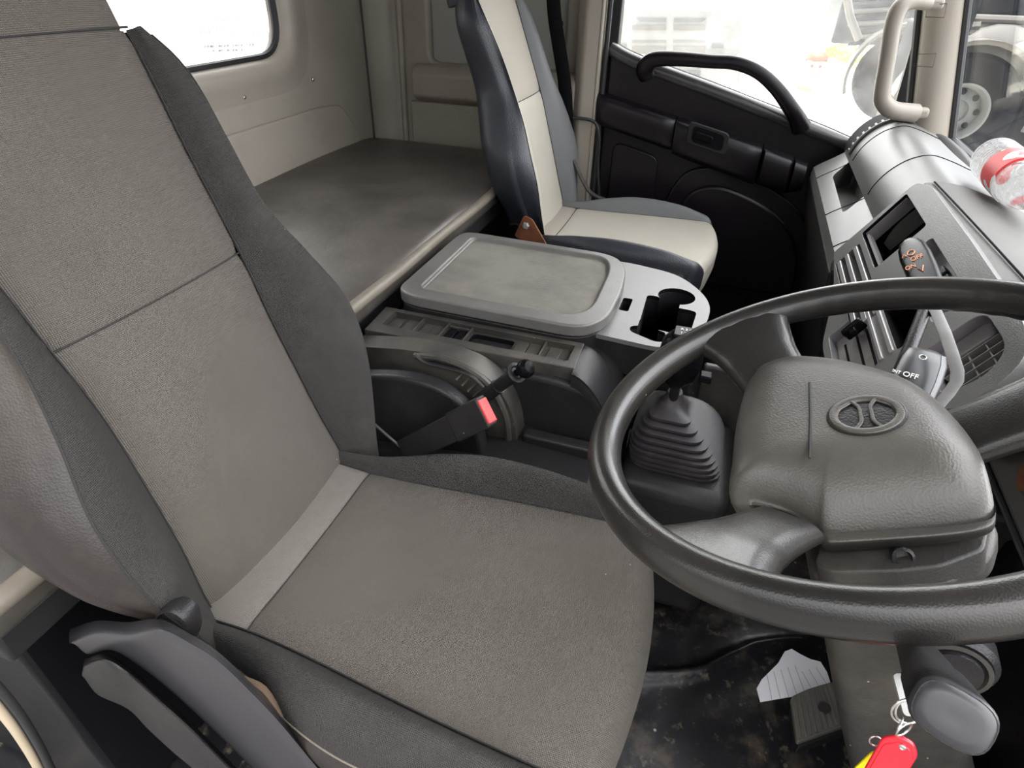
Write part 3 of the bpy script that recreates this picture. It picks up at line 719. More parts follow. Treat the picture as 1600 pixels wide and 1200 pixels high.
# lid
LO = [(-.616, 1.482), (-.216, 1.470), (-.172, 1.40), (-.160, 1.28), (-.163, 1.13), (-.205, 1.068), (-.60, 1.076), (-.638, 1.10), (-.640, 1.455)]
lo2 = rpoly(LO, [.05, .06, .05, .05, .05, .05, .03, .03, .04], 6)
ld = plate('lid', XY, lo2, .606, .634, 'plast_lid', con)
li = rpoly([(-.596, 1.450), (-.236, 1.444), (-.210, 1.38), (-.206, 1.16), (-.24, 1.114), (-.592, 1.120)], [.02, .03, .05, .05, .03, .02], 6)
c1 = plate('c', XY, li, .624, .7, 'plast_lid')
cut(ld, [c1], bevel=.008, seg=4)
plate('lid_mat', XY, li, .6215, .6245, 'mat_lid', ld, uv=None)
m_ = ld.children[0].data; l = m_.uv_layers.new(name='UVMap')
for lp in m_.loops:
    v = m_.vertices[lp.vertex_index].co; l.data[lp.index].uv = (v.x, v.y)
plate('lid_box', XY, [((x+.4)*.985-.4, (y-1.275)*.985+1.275) for x, y in lo2], .50, .604, 'plast', con, bevel=.003)
# cup-holder top
CT = rpoly([(-.30, 1.50), (-.178, 1.506), (-.051, 1.479), (.018, 1.39), (.041, 1.313), (.027, 1.184), (-.01, 1.125), (-.048, 1.100), (-.194, 1.112), (-.30, 1.12)], [0, .03, .05, .05, .05, .05, .03, .03, .02, 0], 5)
ct = plate('cup_holder_tray', XY, CT, .592, .602, 'plast_grey', con)
cq = plate('tray_body', XY, [((x+.1)*.992-.1, (y-1.3)*.992+1.3) for x, y in CT], .520, .5915, 'plast', con)
def circ(cx, cy, r, n=28): return [(cx+r*math.cos(2*math.pi*i/n), cy+r*math.sin(2*math.pi*i/n)) for i in range(n)]
# the one joined opening: a big round pocket, a square pocket and a small lobe
CH = [at(x, y, Z=.602) for x, y in ((1034, 437), (1058, 437), (1080, 448), (1087, 462), (1080, 474), (1062, 484), (1050, 486), (1042, 482), (1034, 472), (1026, 463), (1010, 459), (1004, 463), (998, 484), (1000, 494), (1008, 500), (1014, 508), (1022, 522), (1036, 533), (1070, 548))]
CH2 = [at(x, y, Z=.602) for x, y in ((1090, 520), (1094, 488), (1086, 482), (1070, 482), (1062, 486))]
op = rpoly([(p.x, p.y) for p in [at(x, y, Z=.602) for x, y in ((1030, 441), (1046, 435), (1066, 439), (1082, 448), (1087, 461), (1079, 474), (1090, 482), (1093, 490), (1088, 526), (1072, 534), (1040, 533), (1018, 520), (1000, 515), (997, 524), (1012, 538), (1040, 547), (1048, 541), (1040, 533), (1018, 520), (1012, 508), (998, 496), (996, 486), (1004, 463), (1012, 459), (1026, 462), (1034, 474), (1044, 484), (1052, 483), (1046, 476), (1036, 464), (1028, 452))]], 0)
c_a = plate('c', XY, circ(-.042, 1.352, .043), .40, .8, 'black'); c_b = plate('c', XY, rpoly([(-.108, 1.335), (-.104, 1.200), (-.092, 1.178), (.004, 1.168), (.010, 1.285), (-.002, 1.292), (-.052, 1.294), (-.082, 1.335)], [.012, .008, .02, .01, .01, .01, .02, .01], 5), .401, .8, 'black')
c_c = plate('c', XY, rpoly([(-.120, 1.172), (-.118, 1.148), (-.06, 1.122), (-.04, 1.130), (-.045, 1.17), (-.095, 1.182)], [.012, .012, .01, .01, .01, .012], 5), .402, .8, 'black')
c_e = plate('c', XY, rrect(-.075, 1.26, -.03, 1.34, .006), .403, .8, 'black')
c_f = plate('c', XY, rrect(-.105, 1.16, -.06, 1.21, .006), .404, .8, 'black')
c_d = plate('c', XY, rrect(-.158, 1.235, -.136, 1.300, .006), .55, .8, 'black')
CC6 = [c_a, c_b, c_c, c_e, c_f, c_d]
for c in CC6:
    b = cq.modifiers.new('c', 'BOOLEAN'); b.operation = 'DIFFERENCE'; b.object = c; b.solver = 'EXACT'; b.material_mode = 'TRANSFER'
bake(cq)
cut(ct, CC6, bevel=.003, seg=3)
plate('cup_holder_liner', XY, rrect(-.15, 1.21, .02, 1.41, .02), .505, .522, 'black', con)
plate('console_skirt', XY, rpoly([(-.30, 1.495), (-.178, 1.50), (-.055, 1.472), (.012, 1.385), (.034, 1.313), (.022, 1.215), (-.085, 1.21), (-.10, 1.125), (-.194, 1.119), (-.30, 1.127)], [0, .03, .05, .05, .05, .02, .01, .01, .01, 0], 4), .30, .522, 'plast', con, bevel=.003)
# brake-lever housing: outer arch and inner arch with a slot between them
A1 = crom([Vector((p.x, p.z, 0)) for p in [at(x, y, Y=.93) for x, y in ((560, 532), (600, 534), (650, 538), (705, 549), (752, 568), (786, 598), (808, 642), (816, 700), (818, 760))]], 5)
A1 = [tuple(v.xy) for v in A1]
plate('lever_housing', XZ(.905), A1+[(A1[-1][0], .2), (-.64, .2), (-.64, A1[0][1])], -.05, 0, 'plast_dusty', con, bevel=.012, seg=4)
A2 = crom([Vector((p.x, p.z, 0)) for p in [at(x, y, Y=.865) for x, y in ((560, 580), (610, 580), (655, 586), (695, 600), (728, 625), (748, 655), (760, 700), (764, 760))]], 5)
A2 = [tuple(v.xy) for v in A2]
plate('lever_housing', XZ(.845), A2+[(A2[-1][0], .2), (-.62, .2), (-.62, A2[0][1])], -.035, 0, 'plast', con, bevel=.018, seg=5)
plate('slot_liner', XZ(.88), [(x-.012, z-.028) for x, z in A2[6:]]+[(A2[-1][0]-.02, .2), (-.5, .2)], -.026, 0, 'black', con)
tube('slot_rim', [at(x, y, Y=.903) for x, y in ((648, 556), (690, 560), (735, 578), (768, 606), (790, 650), (795, 690))], .0075, 'plast_dusty', con, seg=8, smoothn=5)
tube('slot_flap', [at(x, y, Y=.895) for x, y in ((650, 554), (668, 566), (700, 574), (735, 585), (756, 604))], .006, 'plast', con, seg=8, smoothn=5, flat=.5)
for k_ in range(5):
    a = at(725+9*k_, 580+10*k_, Y=.905); b = at(712+9*k_, 594+9*k_, Y=.885)
    tube('slot_bristle', [a, b], .0028, 'plast_dusty', con, seg=6)
box('side_pocket', (-.62, .912, .578), (-.545, .95, .590), 'black', con, bevel=.002)
# tunnel cover and ledge in front
plate('tunnel_cover', XZ(.80), [(-.62, .10), (-.62, .40), (-.29, .445), (-.112, .435), (-.108, .10)], -.17, 0, 'plast', con, bevel=.012, seg=4)
plate('ledge_rim', XY, rrect(-.275, .905, -.13, .935, .01), .43, .462, 'plast', con, bevel=.012)
plate('tunnel_side', XZ(1.235), [(.05, .0), (.05, .50), (.14, .50), (.20, .46), (.24, .3), (.24, 0)], -.02, 0, 'plast_dusty', con, bevel=.006)

# parking brake
pb0 = at(757, 620, Y=.88); pb1 = at(806, 583, Y=.85); pb2 = at(833, 571, Y=.84)
pb = thing('parking_brake_lever', 'short black parking brake lever with round knob behind the belt buckle', 'lever', pb0)
dvb = (pb1-pb0)
tube('lever_arm', [pb0-dvb*.35, pb0+dvb*.45], .0135, 'plast', pb, seg=16)
tube('upper_grip', [pb0+dvb*.45, pb1], .0125, 'plast', pb, seg=16)
tube('collar', [pb0+dvb*.44, pb0+dvb*.50], .0148, 'rubber', pb, seg=16)
lathe('flange', pb1, dvb, [(.010, -.004), (.018, -.002), (.019, .003), (.013, .005), (.010, .002)], 'plast', pb, seg=20)
lathe('knob', pb1, (pb2-pb1), [(.006, 0), (.006, .008), (.009, .012), (.0145, .017), (.0168, .024), (.016, .032), (.011, .038), (0, .040)], 'gloss', pb, seg=24)

# gear lever
gl = thing('gear_lever', 'gear lever with stacked rubber bellows boot and black knob seen through wheel', 'gear lever', (.03, 1.08, .34))
bs = box('gear_plinth', (-.078, .93, .02), (.15, 1.205, .385), 'plast', gl, bevel=.03, seg=4)
BC = Vector((.028, 1.085, 0)); TC = Vector((.0, 1.065, 0)); prof = []
nst = 8
def rr_ring(c, hx, hy, z, r_): return [Vector((c.x+a, c.y+b, z)) for a, b in rrect(-hx, -hy, hx, hy, r_, 5)]
rows = []
for k_ in range(nst+1):
    t = k_/nst
    s = 1-.18*t**1.0 if k_ < 6 else 1-.18*t-.14*(k_-5)*.7
    hx = .094*(1-.55*t**2.2); hy = .112*(1-.55*t**2.2); z = .385+.098*t; c = BC.lerp(TC, t)
    rows += [rr_ring(c, hx-.009, hy-.009, z, hx*.5), rr_ring(c, hx, hy, z+.002, hx*.5), rr_ring(c, hx, hy, z+.0075, hx*.5), rr_ring(c, hx-.008, hy-.008, z+.0098, hx*.5)]
rows += [rr_ring(TC, .028, .030, .500, .026), rr_ring(TC, .020, .020, .512, .018), rr_ring(TC, .014, .014, .530, .012)]
grid('boot', rows, 'boot', gl, closed_u=True, caps=True, smooth=50)
kc = at(1062, 565, Y=1.02)
tube('shaft', [(TC.x, TC.y, .50), kc-Vector((0, 0, .03))], .010, 'plast', gl, seg=12)
kn = lathe('knob', kc-Vector((.0, -.005, .055)), (.0, -.06, 1), [(.016, 0), (.020, .006), (.034, .024), (.040, .048), (.041, .075), (.038, .098), (.028, .112), (.012, .118), (0, .118)], 'gloss', gl, seg=28)
kt = kc+Vector((0, -.0, .064))
plate('shift_pattern', Fr(kt, (1, 0, 0), (0, 1, .06)), rrect(-.020, -.016, .020, .016, .005), -.004, .0015, 'plast', kn, bevel=.001)
ga = text('pattern_lettering', 'R 2 4', kt+Vector((0, .004, .0025)), (1, 0, 0), (0, 1, .06), .009, 'white', kn)
text('pattern_lettering', '1 3 5', kt+Vector((0, -.008, .0018)), (1, 0, 0), (0, 1, .06), .009, 'white', kn)
q = at(1103, 590, Y=1.0)
box('selector_button', (q.x-.012, q.y-.012, q.z-.007), (q.x+.010, q.y+.012, q.z+.008), 'gloss', kn, bevel=.003)

#==================================================================== DASHBOARD
dash = thing('dashboard', 'silver grey dashboard wrapping round from far door to the steering wheel', 'dashboard', (.45, 1.5, .5))
# lower body and shelf on the passenger side
low = [(.60, .74), (.375, .757), (.345, .735), (.300, .705), (.288, .695), (.284, .675), (.292, .60), (.325, .46), (.36, .25), (.62, .25)]
dl = plate('passenger_shelf', XZ(2.31), low, -.0, .81, 'plast_grey', dash)
tray = [at(x, y, Z=.722).xy for x, y in ((1301, 274), (1338, 263), (1366, 317), (1318, 331))]
c1 = plate('c', XY, rpoly([tuple(p) for p in tray], .02, 5), .672, .9, 'plast_grey')
cut(dl, [c1], bevel=.006, seg=3)
for yy_ in (2.165, 1.80, 1.56):
    tube('panel_gap', [(.376, yy_, .7575), (.345, yy_, .7355), (.300, yy_, .7055), (.287, yy_, .695)], .0014, 'black', dl, seg=5)
plate('kick_panel', XZ(2.33), [(.283, .66), (.292, .58), (.322, .46), (.355, .25), (.40, .03), (.6, .03), (.6, .66)], .0, .84, 'plast', dash, bevel=.006)
roll = [(.365, .752), (.372, .785), (.388, .818), (.412, .846), (.44, .865), (.475, .874), (.52, .864), (.57, .847), (.622, .832), (.622, .74), (.38, .74)]
rl = [tuple(v.xy) for v in crom([Vector((a, b, 0)) for a, b in roll[:9]], 4)]+roll[9:]
plate('dash_roll', XZ(2.33), rl, .03, .87, 'plast_grey', dash, smooth=60)
def follow(y, off=.0006, i0=0, i1=None):
    P = [Vector((a, b)) for a, b in rl[:33]]; out = []
    for i, p in enumerate(P):
        a = P[max(0, i-1)]; b = P[min(32, i+1)]; t = (b-a).normalized(); n = Vector((-t.y, t.x))
        out.append(Vector((p.x+n.x*off, y, p.y+n.y*off)))
    return out
for yy_ in (2.13, 1.78):
    tube('panel_gap', follow(yy_)[2:], .0013, 'black', dash, seg=5)
# end vent on the door end of the roll
vr = thing
ve = grid('side_vent', [[p+Vector((0, d, 0)) for d in (0, .03, .08, .128)] for p in follow(2.205, .0035)[2:24]], 'black', dash, smooth=60)
plate('vent_end_cap', XZ(2.345), rl, 0.0, .034, 'plast', dash, bevel=.006)
fo = follow(2.205, .006); fo0 = follow(2.205, 0)
for i in range(3, 23, 2):
    obox('vent_fin', fo[i]+Vector((0, .012, 0)), (.030, .006, .006), (0, 1, 0), 'plast_grey', ve, bevel=.001, up=(fo[i]-fo0[i]).normalized())
tube('vent_rim', fo[2:24], .004, 'plast_grey', ve, seg=6)
# dash top in the middle and towards the driver
mx = Vector((.10, 0, .17)).normalized(); SF = Fr((.29, 0, .70), (0, 1, 0), (mx.x, 0, mx.z))
if SF.N.x > 0: SF.N = -SF.N
def sp(y, m_, n=0): return SF.p(y, m_, n)
top = [(.395, .884), (.43, .890), (.47, .886), (.54, .866), (.622, .836), (.622, .80), (.475, .80), (.462, .868), (.40, .874)]
plate('dash_top', XZ(1.475), top, .0, .93, 'dashtop', dash, bevel=.006, seg=4)
tube('top_crease', [(.412, 1.46, .8905), (.420, 1.2, .8925), (.428, .95, .8925)], .0018, 'black', dash, seg=5, smoothn=6)
# the stack face: slab with pockets cut in
BZ = [(1.492, .0), (1.475, .205), (1.40, .222), (1.10, .220), (.86, .216), (.775, .205), (.745, .165), (.750, .09), (.90, .02), (1.0, -.06), (1.14, -.065), (1.30, -.02)]
bz = plate('center_stack', SF, BZ, -.085, .012, 'plast_grey', dash, r=[.01, .02, .02, 0, .03, .05, .05, .04, .03, .02, .03, .03])
cs = [plate('c', SF, rrect(1.262, .072, 1.462, .180, .008), -.07, .1, 'gloss'),
      plate('c', SF, rrect(1.10, -.002, 1.425, .060, .006), -.035, .1, 'plast_grey'),
      plate('c', SF, rrect(.955, -.048, 1.148, .028, .006), -.022, .1, 'bezel'),
      plate('c', SF, rrect(.955, .062, 1.105, .112, .006), -.075, .1, 'black'),
      plate('c', SF, rrect(.955, .122, 1.205, .178, .012), -.03, .1, 'bezel'),
      plate('c', SF, rpoly([(.905, .095), (.905, .185), (.80, .185), (.775, .15), (.79, .095)], [.01, .03, .03, .02, .02], 5), -.05, .1, 'bezel')]
cut(bz, cs, bevel=.004, seg=3)
# radio opening: liner and mauve side plate
rb = plate('radio_bay', SF, rrect(1.255, .066, 1.468, .186, .008), -.068, -.060, 'black', bz)
plate('bay_side_plate', Fr(sp(1.459, .126), (mx.x, 0, mx.z), SF.N), [(-.05, -.020), (.05, -.020), (.05, .006), (-.05, .006)], -.002, .002, 'bezel', bz, bevel=.001)
plate('bay_rail', SF, rrect(1.265, .076, 1.455, .081, .002), -.010, .004, 'silver', bz)
# chromed shelves below the radio opening
for m0 in (.006, .026, .048):
    plate('shelf_bar', SF, rrect(1.105, m0-.004, 1.42, m0+.006, .002), -.03, .014, 'silver', bz, bevel=.002)
plate('shelf_back', SF, rrect(1.10, -.002, 1.425, .060, .004), -.037, -.022, 'plast_grey', bz)
plate('shelf_bar', SF, rrect(.958, .032, 1.14, .039, .002), -.02, .015, 'silver', bz, bevel=.002)
plate('shelf_bar', SF, rrect(.958, .050, 1.12, .058, .002), -.02, .015, 'silver', bz, bevel=.002)
# heater panel with sliding knobs
hv = plate('heater_panel', SF, rrect(.955, -.048, 1.148, .028, .004), -.022, -.006, 'strap', bz, bevel=.001)
for mm_ in (-.03, -.005, .015):
    plate('slider_slot', SF, rrect(.975, mm_-.002, 1.115, mm_+.002, .001), -.007, -.0045, 'black', hv)
kx = SF.p(1.108, .004, 0)
obox('slider_knob', kx+SF.N*.012, (.040, .014, .022), (mx.x, 0, mx.z), 'gloss', hv, bevel=.004, up=SF.N)
obox('knob_stem', kx+SF.N*.014-Vector((0, .012, 0)), (.012, .018, .012), (mx.x, 0, mx.z), 'gloss', hv, bevel=.002, up=SF.N)
for k_ in range(3):
    tube('slider_mark', [sp(1.02-.03*k_, -.035, -.0055), sp(1.00-.03*k_, -.035, -.0055), sp(1.0-.03*k_, -.025, -.0055)], .0012, 'white', hv, seg=5)
# mauve recess and its switches
plate('switch_recess', SF, rrect(.955, .122, 1.205, .178, .010), -.032, -.020, 'bezel', bz)
for k_ in range(3):
    plate('switch', SF, rrect(1.11-.034*k_, .130, 1.135-.034*k_, .165, .003), -.021, -.008, 'gloss' if k_ else 'plast', bz, bevel=.002)
plate('pocket_liner', SF, rrect(.95, .056, 1.11, .118, .004), -.078, -.072, 'black', bz)
# driver's air vent with its slats
va = plate('air_vent', SF, rpoly([(.905, .095), (.905, .185), (.80, .185), (.775, .15), (.79, .095)], [.01, .03, .03, .02, .02], 5), -.052, -.030, 'black', bz)
for k_ in range(6):
    plate('vent_slat', SF, [(.79+.018*k_, .10), (.7915+.018*k_, .10), (.7915+.018*k_, .18), (.79+.018*k_, .18)], -.026, -.004, 'strap', va)
for k_ in range(3):
    plate('vent_slat', SF, [(.785, .112+.024*k_), (.90, .112+.024*k_), (.90, .114+.024*k_), (.785, .114+.024*k_)], -.026, -.006, 'strap', va)
plate('vent_surround', SF, rrect(.868, .10, .903, .18, .01), -.034, -.004, 'bezel', bz, bevel=.002)
# dark side of the stack down to the tunnel, and the cluster housing to the right
plate('stack_base', XZ(1.46), [(.290, .655), (.315, .58), (.34, .45), (.38, .2), (.60, .2), (.60, .80), (.50, .80), (.47, .655)], .0, .72, 'plast', dash, bevel=.01)
# the instrument hood and knee panel
ic = [at(1545, 705, X=.44), at(1568, 672, X=.44), at(1605, 635, X=.44), at(1700, 600, X=.44), at(1700, 900, X=.44), at(1625, 890, X=.44), at(1560, 740, X=.44)]
plate('instrument_housing', YZ(.44), rpoly([(p.y, p.z) for p in ic], [.02, .02, .02, 0, 0, .03, .03], 4), -.012, .14, 'plast_lid', dash, bevel=.012, seg=4)
tube('housing_edge', [p+Vector((-.012, 0, 0)) for p in (ic[5], ic[6], ic[0], ic[1], ic[2])], .004, 'cap', dash, seg=8, smoothn=6)
plate('knee_panel', XZ(.92), [(.50, .02), (.46, .35), (.46, .62), (.62, .62), (.62, .02)], .0, .80, 'plast_dark', dash, bevel=.01)
lathe('key_hole', at(1604, 748, X=.427), (-1, 0, 0), [(.018, -.004), (.018, .002), (.013, .001), (.0, .0)], 'rust', dash, seg=20)
# black moulding at the foot of the screen
mb = [at(1452, 212, X=.585), at(1474, 225, X=.585), at(1498, 246, X=.585), at(1520, 270, X=.585)]
tube('defroster_strip', mb, [.014, .019, .019, .012], 'rubber', dash, seg=10, smoothn=5)
tube('scuttle_seal', [(.628, 2.32, .83), (.628, .5, .83)], .012, 'rubber', dash, seg=8)

#==================================================================== STEERING WHEEL
Wc = Vector((.149, .514, .916)); Wt = .39
Wn = Vector((-math.sin(Wt), 0, math.cos(Wt))); Wa = Vector((math.cos(Wt), 0, math.sin(Wt))); Wb = Vector((0, 1, 0))
WF = Fr(Wc, Wa, Wb)
def wp(x, y, off=0):
    v = ray(x, y); P = Wc+off*Wn; Q = CAM+v*((P-CAM).dot(Wn)/v.dot(Wn)); return (Q-P).dot(Wa), (Q-P).dot(Wb)
sw = thing('steering_wheel', 'large black steering wheel with a worn round badge on its pad', 'steering wheel', Wc)
ringp = []
NR = 120
V = []; F = []; sg = 20
for i in range(NR):
    th = 2*math.pi*i/NR; rad = Wa*math.cos(th)+Wb*math.sin(th)
    top_ = .5+.5*math.cos(th-R(70))
    for j in range(sg):
        a = 2*math.pi*j/sg; r_ = .0172
        if math.cos(a) < -.2: r_ += .0009*math.sin(th*46)*(-math.cos(a))*(1 if abs(th-R(75)) < R(50) else 0)
        V.append(Wc+rad*(.2245+r_*math.cos(a)*.96)+Wn*(r_*math.sin(a)*1.06))
for i in range(NR):
    for j in range(sg): F.append([i*sg+j, i*sg+(j+1) % sg, ((i+1) % NR)*sg+(j+1) % sg, ((i+1) % NR)*sg+j])
build('rim', V, F, 'wheel', sw, smooth=180)
OFF = -.032
PADP = [(1166, 608), (1180, 577), (1215, 566), (1255, 565), (1305, 570), (1350, 580), (1392, 592), (1432, 610), (1475, 642), (1510, 680), (1535, 718), (1550, 765), (1556, 808), (1541, 832), (1480, 845), (1400, 852), (1330, 857), (1290, 857), (1277, 835), (1250, 812), (1220, 796), (1180, 786), (1141, 780), (1143, 735), (1150, 670)]
pol = []
for x, y in PADP:
    q = wp(x, y, OFF-.008)
    for it in range(6):
        t = max(0, min(1, (-.035-q[1])/.085)); t = t*t*(3-2*t); q = wp(x, y, OFF-.008-.034*t)
    pol.append(q)
po = [tuple(v.xy) for v in crom([Vector((a, b, 0)) for a, b in pol], 3, True)]
pad = dome('hub_pad', WF, po, [(.90, OFF-.040), (.975, OFF-.036), (1.0, OFF-.020), (1.0, OFF-.010), (.985, OFF-.002), (.95, OFF+.004), (.86, OFF+.011), (.74, OFF+.016), (.60, OFF+.018), (.40, OFF+.019), (.2, OFF+.019), (.05, OFF+.019)], 'pad', sw, smooth=50)
for v in pad.data.vertices:
    q = v.co-Vector((0, 0, 0)); b_ = q.dot(Wb); t = max(0, min(1, (-.035-b_)/.085)); t = t*t*(3-2*t)
    if q.dot(Wn) > OFF-.012: v.co -= Wn*.034*t
# score line and badge on the pad
tz = OFF+.0195
def wq(x, y, off=tz): a, b = wp(x, y, off); return WF.p(a, b, off)
tube('crack_line', [wq(1265, 598), wq(1266, 650), wq(1265, 716)], .0012, 'seam', pad, seg=6)
ec = wp(1353, 648, tz); e0 = wp(1410, 650, tz)[0]-ec[0]; er = .0265
bd = thing
em = tube('emblem', [WF.p(ec[0]+er*math.cos(t), ec[1]+er*.98*math.sin(t), tz) for t in [2*math.pi*i/48 for i in range(48)]], .0042, 'pad', pad, seg=8, closed=True, flat=.7, up=Wn)
tube('emblem_groove', [WF.p(ec[0]+(er+.0042)*math.cos(t), ec[1]+(er+.0042)*.98*math.sin(t), tz-.0005) for t in [2*math.pi*i/48 for i in range(48)]], 0.0016, 'plast', em, seg=6, closed=True)
dome('emblem_field', WF, [(ec[0]+(er-.002)*math.cos(2*math.pi*i/40), ec[1]+(er-.002)*math.sin(2*math.pi*i/40)) for i in range(40)], [(1, tz-.002), (.98, tz-.0002), (.5, tz+.0003)], 'plast', em)
for sgn in (-1, 1):
    tube('emblem_bar', [WF.p(ec[0]+sgn*.0115, ec[1]+.024, tz+.0012), WF.p(ec[0]+sgn*.0050, ec[1]+.012, tz+.0014), WF.p(ec[0]+sgn*.0045, ec[1], tz+.0014), WF.p(ec[0]+sgn*.0050, ec[1]-.012, tz+.0014), WF.p(ec[0]+sgn*.0115, ec[1]-.024, tz+.0012)], .0018, 'pad', em, seg=8, smoothn=6, flat=.6, up=Wn)
    tube('emblem_bar', [WF.p(ec[0]+sgn*.0095, ec[1]+.0205, tz+.0010), WF.p(ec[0]+sgn*.0235, ec[1]+.008, tz+.0010)], .0012, 'pad', em, seg=6, flat=.6, up=Wn)
# spokes: broad flares from the pad to the rim
def spoke(phi, w_in, w_out, pr_in, skew=0.):
    d_ = Vector((math.cos(phi), math.sin(phi))); n_ = Vector((-d_.y, d_.x)); rows = []
    for i in range(13):
        t = i/12; r_ = pr_in+(.224-pr_in)*t
        wd = w_in*(1-t)+w_out*t; wd = w_in*(1-t)**1.0+.0*t+w_out*t if False else (w_in+(w_out-w_in)*t**2.6)
        off = -.050*(1-t)**1.2-.002; th_ = .013+.004*t
        pr_ = []
        for a in range(16):
            aa = 2*math.pi*a/16; cx = math.copysign(abs(math.cos(aa))**.6, math.cos(aa)); cyy = math.copysign(abs(math.sin(aa))**.8, math.sin(aa))
            q = d_*(r_-.010*abs(cx)**2*t*0)+n_*(cx*wd/2+skew*(1-t)); 
            # curve the ends so the flare follows the rim
            if t > .5:
                ang = phi+math.atan2(cx*wd/2, r_); q = Vector((math.cos(ang), math.sin(ang)))*min(r_, .224)
            pr_.append(WF.p(q.x, q.y, off+cyy*th_))
        rows.append(pr_)
    return grid('spoke', rows, 'wheel', sw, closed_u=True, caps=True, smooth=60)
spoke(R(117), .078, .130, .118)
spoke(R(238), .062, .130, .108)
spoke(R(5), .070, .118, .075)
# lower cover with its bolt hole, under the pad
LC = [wp(x, y, -.095) for x, y in ((1250, 815), (1262, 885), (1290, 905), (1330, 915), (1400, 918), (1480, 905), (1550, 865), (1562, 820), (1500, 760), (1350, 740))]
lcv = plate('lower_cover', WF, LC, -.125, -.095, 'plast_dusty', sw, bevel=.008, seg=4, r=.01)
hc = wp(1409, 867, -.078)
lathe('bolt_hole', WF.p(hc[0], hc[1], -.080), (0, -.8, .55), [(.0075, -.01), (.0085, .004), (.006, .006), (.0055, .0)], 'plast', lcv, seg=16)
plate('cover_panel', WF, [wp(x, y, -.080) for x, y in ((1285, 840), (1545, 820), (1538, 858), (1470, 884), (1400, 892), (1300, 894), (1272, 880))], -.11, -.080, 'plast_dusty', sw, bevel=.006, r=.006)

#==================================================================== STEERING COLUMN
sc_ = thing('steering_column', 'grey plastic steering column shroud below the wheel', 'steering column', Wc-Wn*.3)
CF = Fr(Wc, Wa, Wb)
# shroud as a loft down the column axis
rows = []
for k_, ha, hb, ca in ((.10, .045, .055, .01), (.14, .056, .066, .012), (.20, .062, .072, .012), (.30, .062, .068, .012), (.42, .062, .066, .012), (.55, .066, .074, .02), (.68, .055, .06, .04)):
    rows.append([CF.p(ca+a, b, -k_) for a, b in rrect(-ha, -hb, ha, hb, .03, 5)])
grid('shroud', rows, 'plast_dusty', sc_, closed_u=True, caps=True, smooth=50)
# wiper stalk: fat two-tone paddle, seen through the wheel
s0 = WF.p(*wp(1417, 628, -.075), -.075); s1 = WF.p(*wp(1447, 554, -.075), -.075)
wsx_ = thing('wiper_stalk', 'fat grey and black wiper stalk marked OFF between pad and air vent', 'stalk', s0)
dd = (s1-s0); mid = (s0+s1)/2; ud = dd.normalized()
view = (CAM-mid).normalized(); side_ = ud.cross(view).normalized()
G = []
for t, r_ in ((-.8, .013), (-.4, .0175), (.0, .0205), (.5, .0225), (.85, .0215), (1.05, .018), (1.12, .008)):
    c = s0+dd*t
    G.append([c+side_*r_*math.copysign(abs(math.cos(a))**.75, math.cos(a))*1.05+view*r_*math.sin(a)*.8 for a in [2*math.pi*i/24 for i in range(24)]])
pdl = grid('paddle', G, 'smooth', wsx_, closed_u=True, caps=True, smooth=50)
G2 = []
for t, r_ in ((-1.1, .0134), (-.4, .0180), (.0, .0210), (.5, .0230), (.85, .0220), (1.05, .0185)):
    c = s0+dd*t
    G2.append([c+side_*r_*math.copysign(abs(math.cos(a))**.75, math.cos(a))*1.06+view*r_*math.sin(a)*.82 for a in [R(-90)+R(140)*i/14 for i in range(15)]])
grid('grey_side', G2, 'cap', wsx_, smooth=60)
sf = view
pO = s0+dd*.50-side_*.006+view*.0188
text('stalk_lettering', 'OFF', pO, side_, ud, .0085, 'white', pdl, vs=1.5)
text('stalk_lettering', 'INT', pO-side_*.0135-view*.002, side_, ud, .0050, 'white', pdl, vs=1.5)
pM = pO-dd*.30
tube('washer_mark', [pM+side_*(.002+.004*math.cos(a))+ud*.006*math.sin(a) for a in [2*math.pi*i/10 for i in range(10)]], .0007, 'white', pdl, seg=5, closed=True)
tube('arrow_mark', [pM-side_*.010, pM+ud*.004-side_*.006, pM-ud*.004-side_*.006], .0008, 'white', pdl, seg=5, closed=True)
pL = s0+dd*.92-side_*.002+view*.0165
tube('lamp_mark', [pL+side_*.0035*math.cos(a)+ud*.005*math.sin(a) for a in [2*math.pi*i/10 for i in range(10)]], .0006, 'white', pdl, seg=5, closed=True)
# combination stalk knob with orange symbols, beyond the rim
k0 = WF.p(*wp(1452, 450, -.07), -.07); k1 = WF.p(*wp(1421, 380, -.07), -.07)
ks = thing('lamp_stalk', 'glossy black stalk knob with orange symbols above the wheel rim', 'stalk', k0)
dk = k1-k0; uk = dk.normalized(); vk = (CAM-k1).normalized(); sk = uk.cross(vk).normalized()
tube('arm', [k0-dk*.1, WF.p(.03, .10, -.10), WF.p(.0, .04, -.13)], .008, 'plast', ks, seg=10)
G = []
for t, r_ in ((-.45, .012), (-.1, .0175), (.35, .0205), (.7, .021), (.92, .0185), (1.06, .012), (1.12, .004)):
    c = k0+dk*t
    G.append([c+sk*r_*math.cos(a)*.95+vk*r_*math.sin(a)*.85 for a in [2*math.pi*i/24 for i in range(24)]])
kk = grid('knob', G, 'gloss', ks, closed_u=True, caps=True, smooth=60)
kO = k0+dk*.62+vk*.0182-sk*.003
text('knob_lettering', 'OFF', kO+uk*.004+sk*.004+vk*.0008, sk, uk, .0090, 'orange', kk, vs=2.2)
text('knob_lettering', 'ON', kO-uk*.018-sk*.007+vk*.0006, sk, uk, .0085, 'orange', kk, vs=2.2)
tube('lamp_mark', [kO+uk*.028+sk*(.0045*math.cos(a))+uk*.009*math.sin(a)+vk*.0008 for a in [2*math.pi*i/12 for i in range(12)]], .0008, 'orange', kk, seg=5, closed=True)
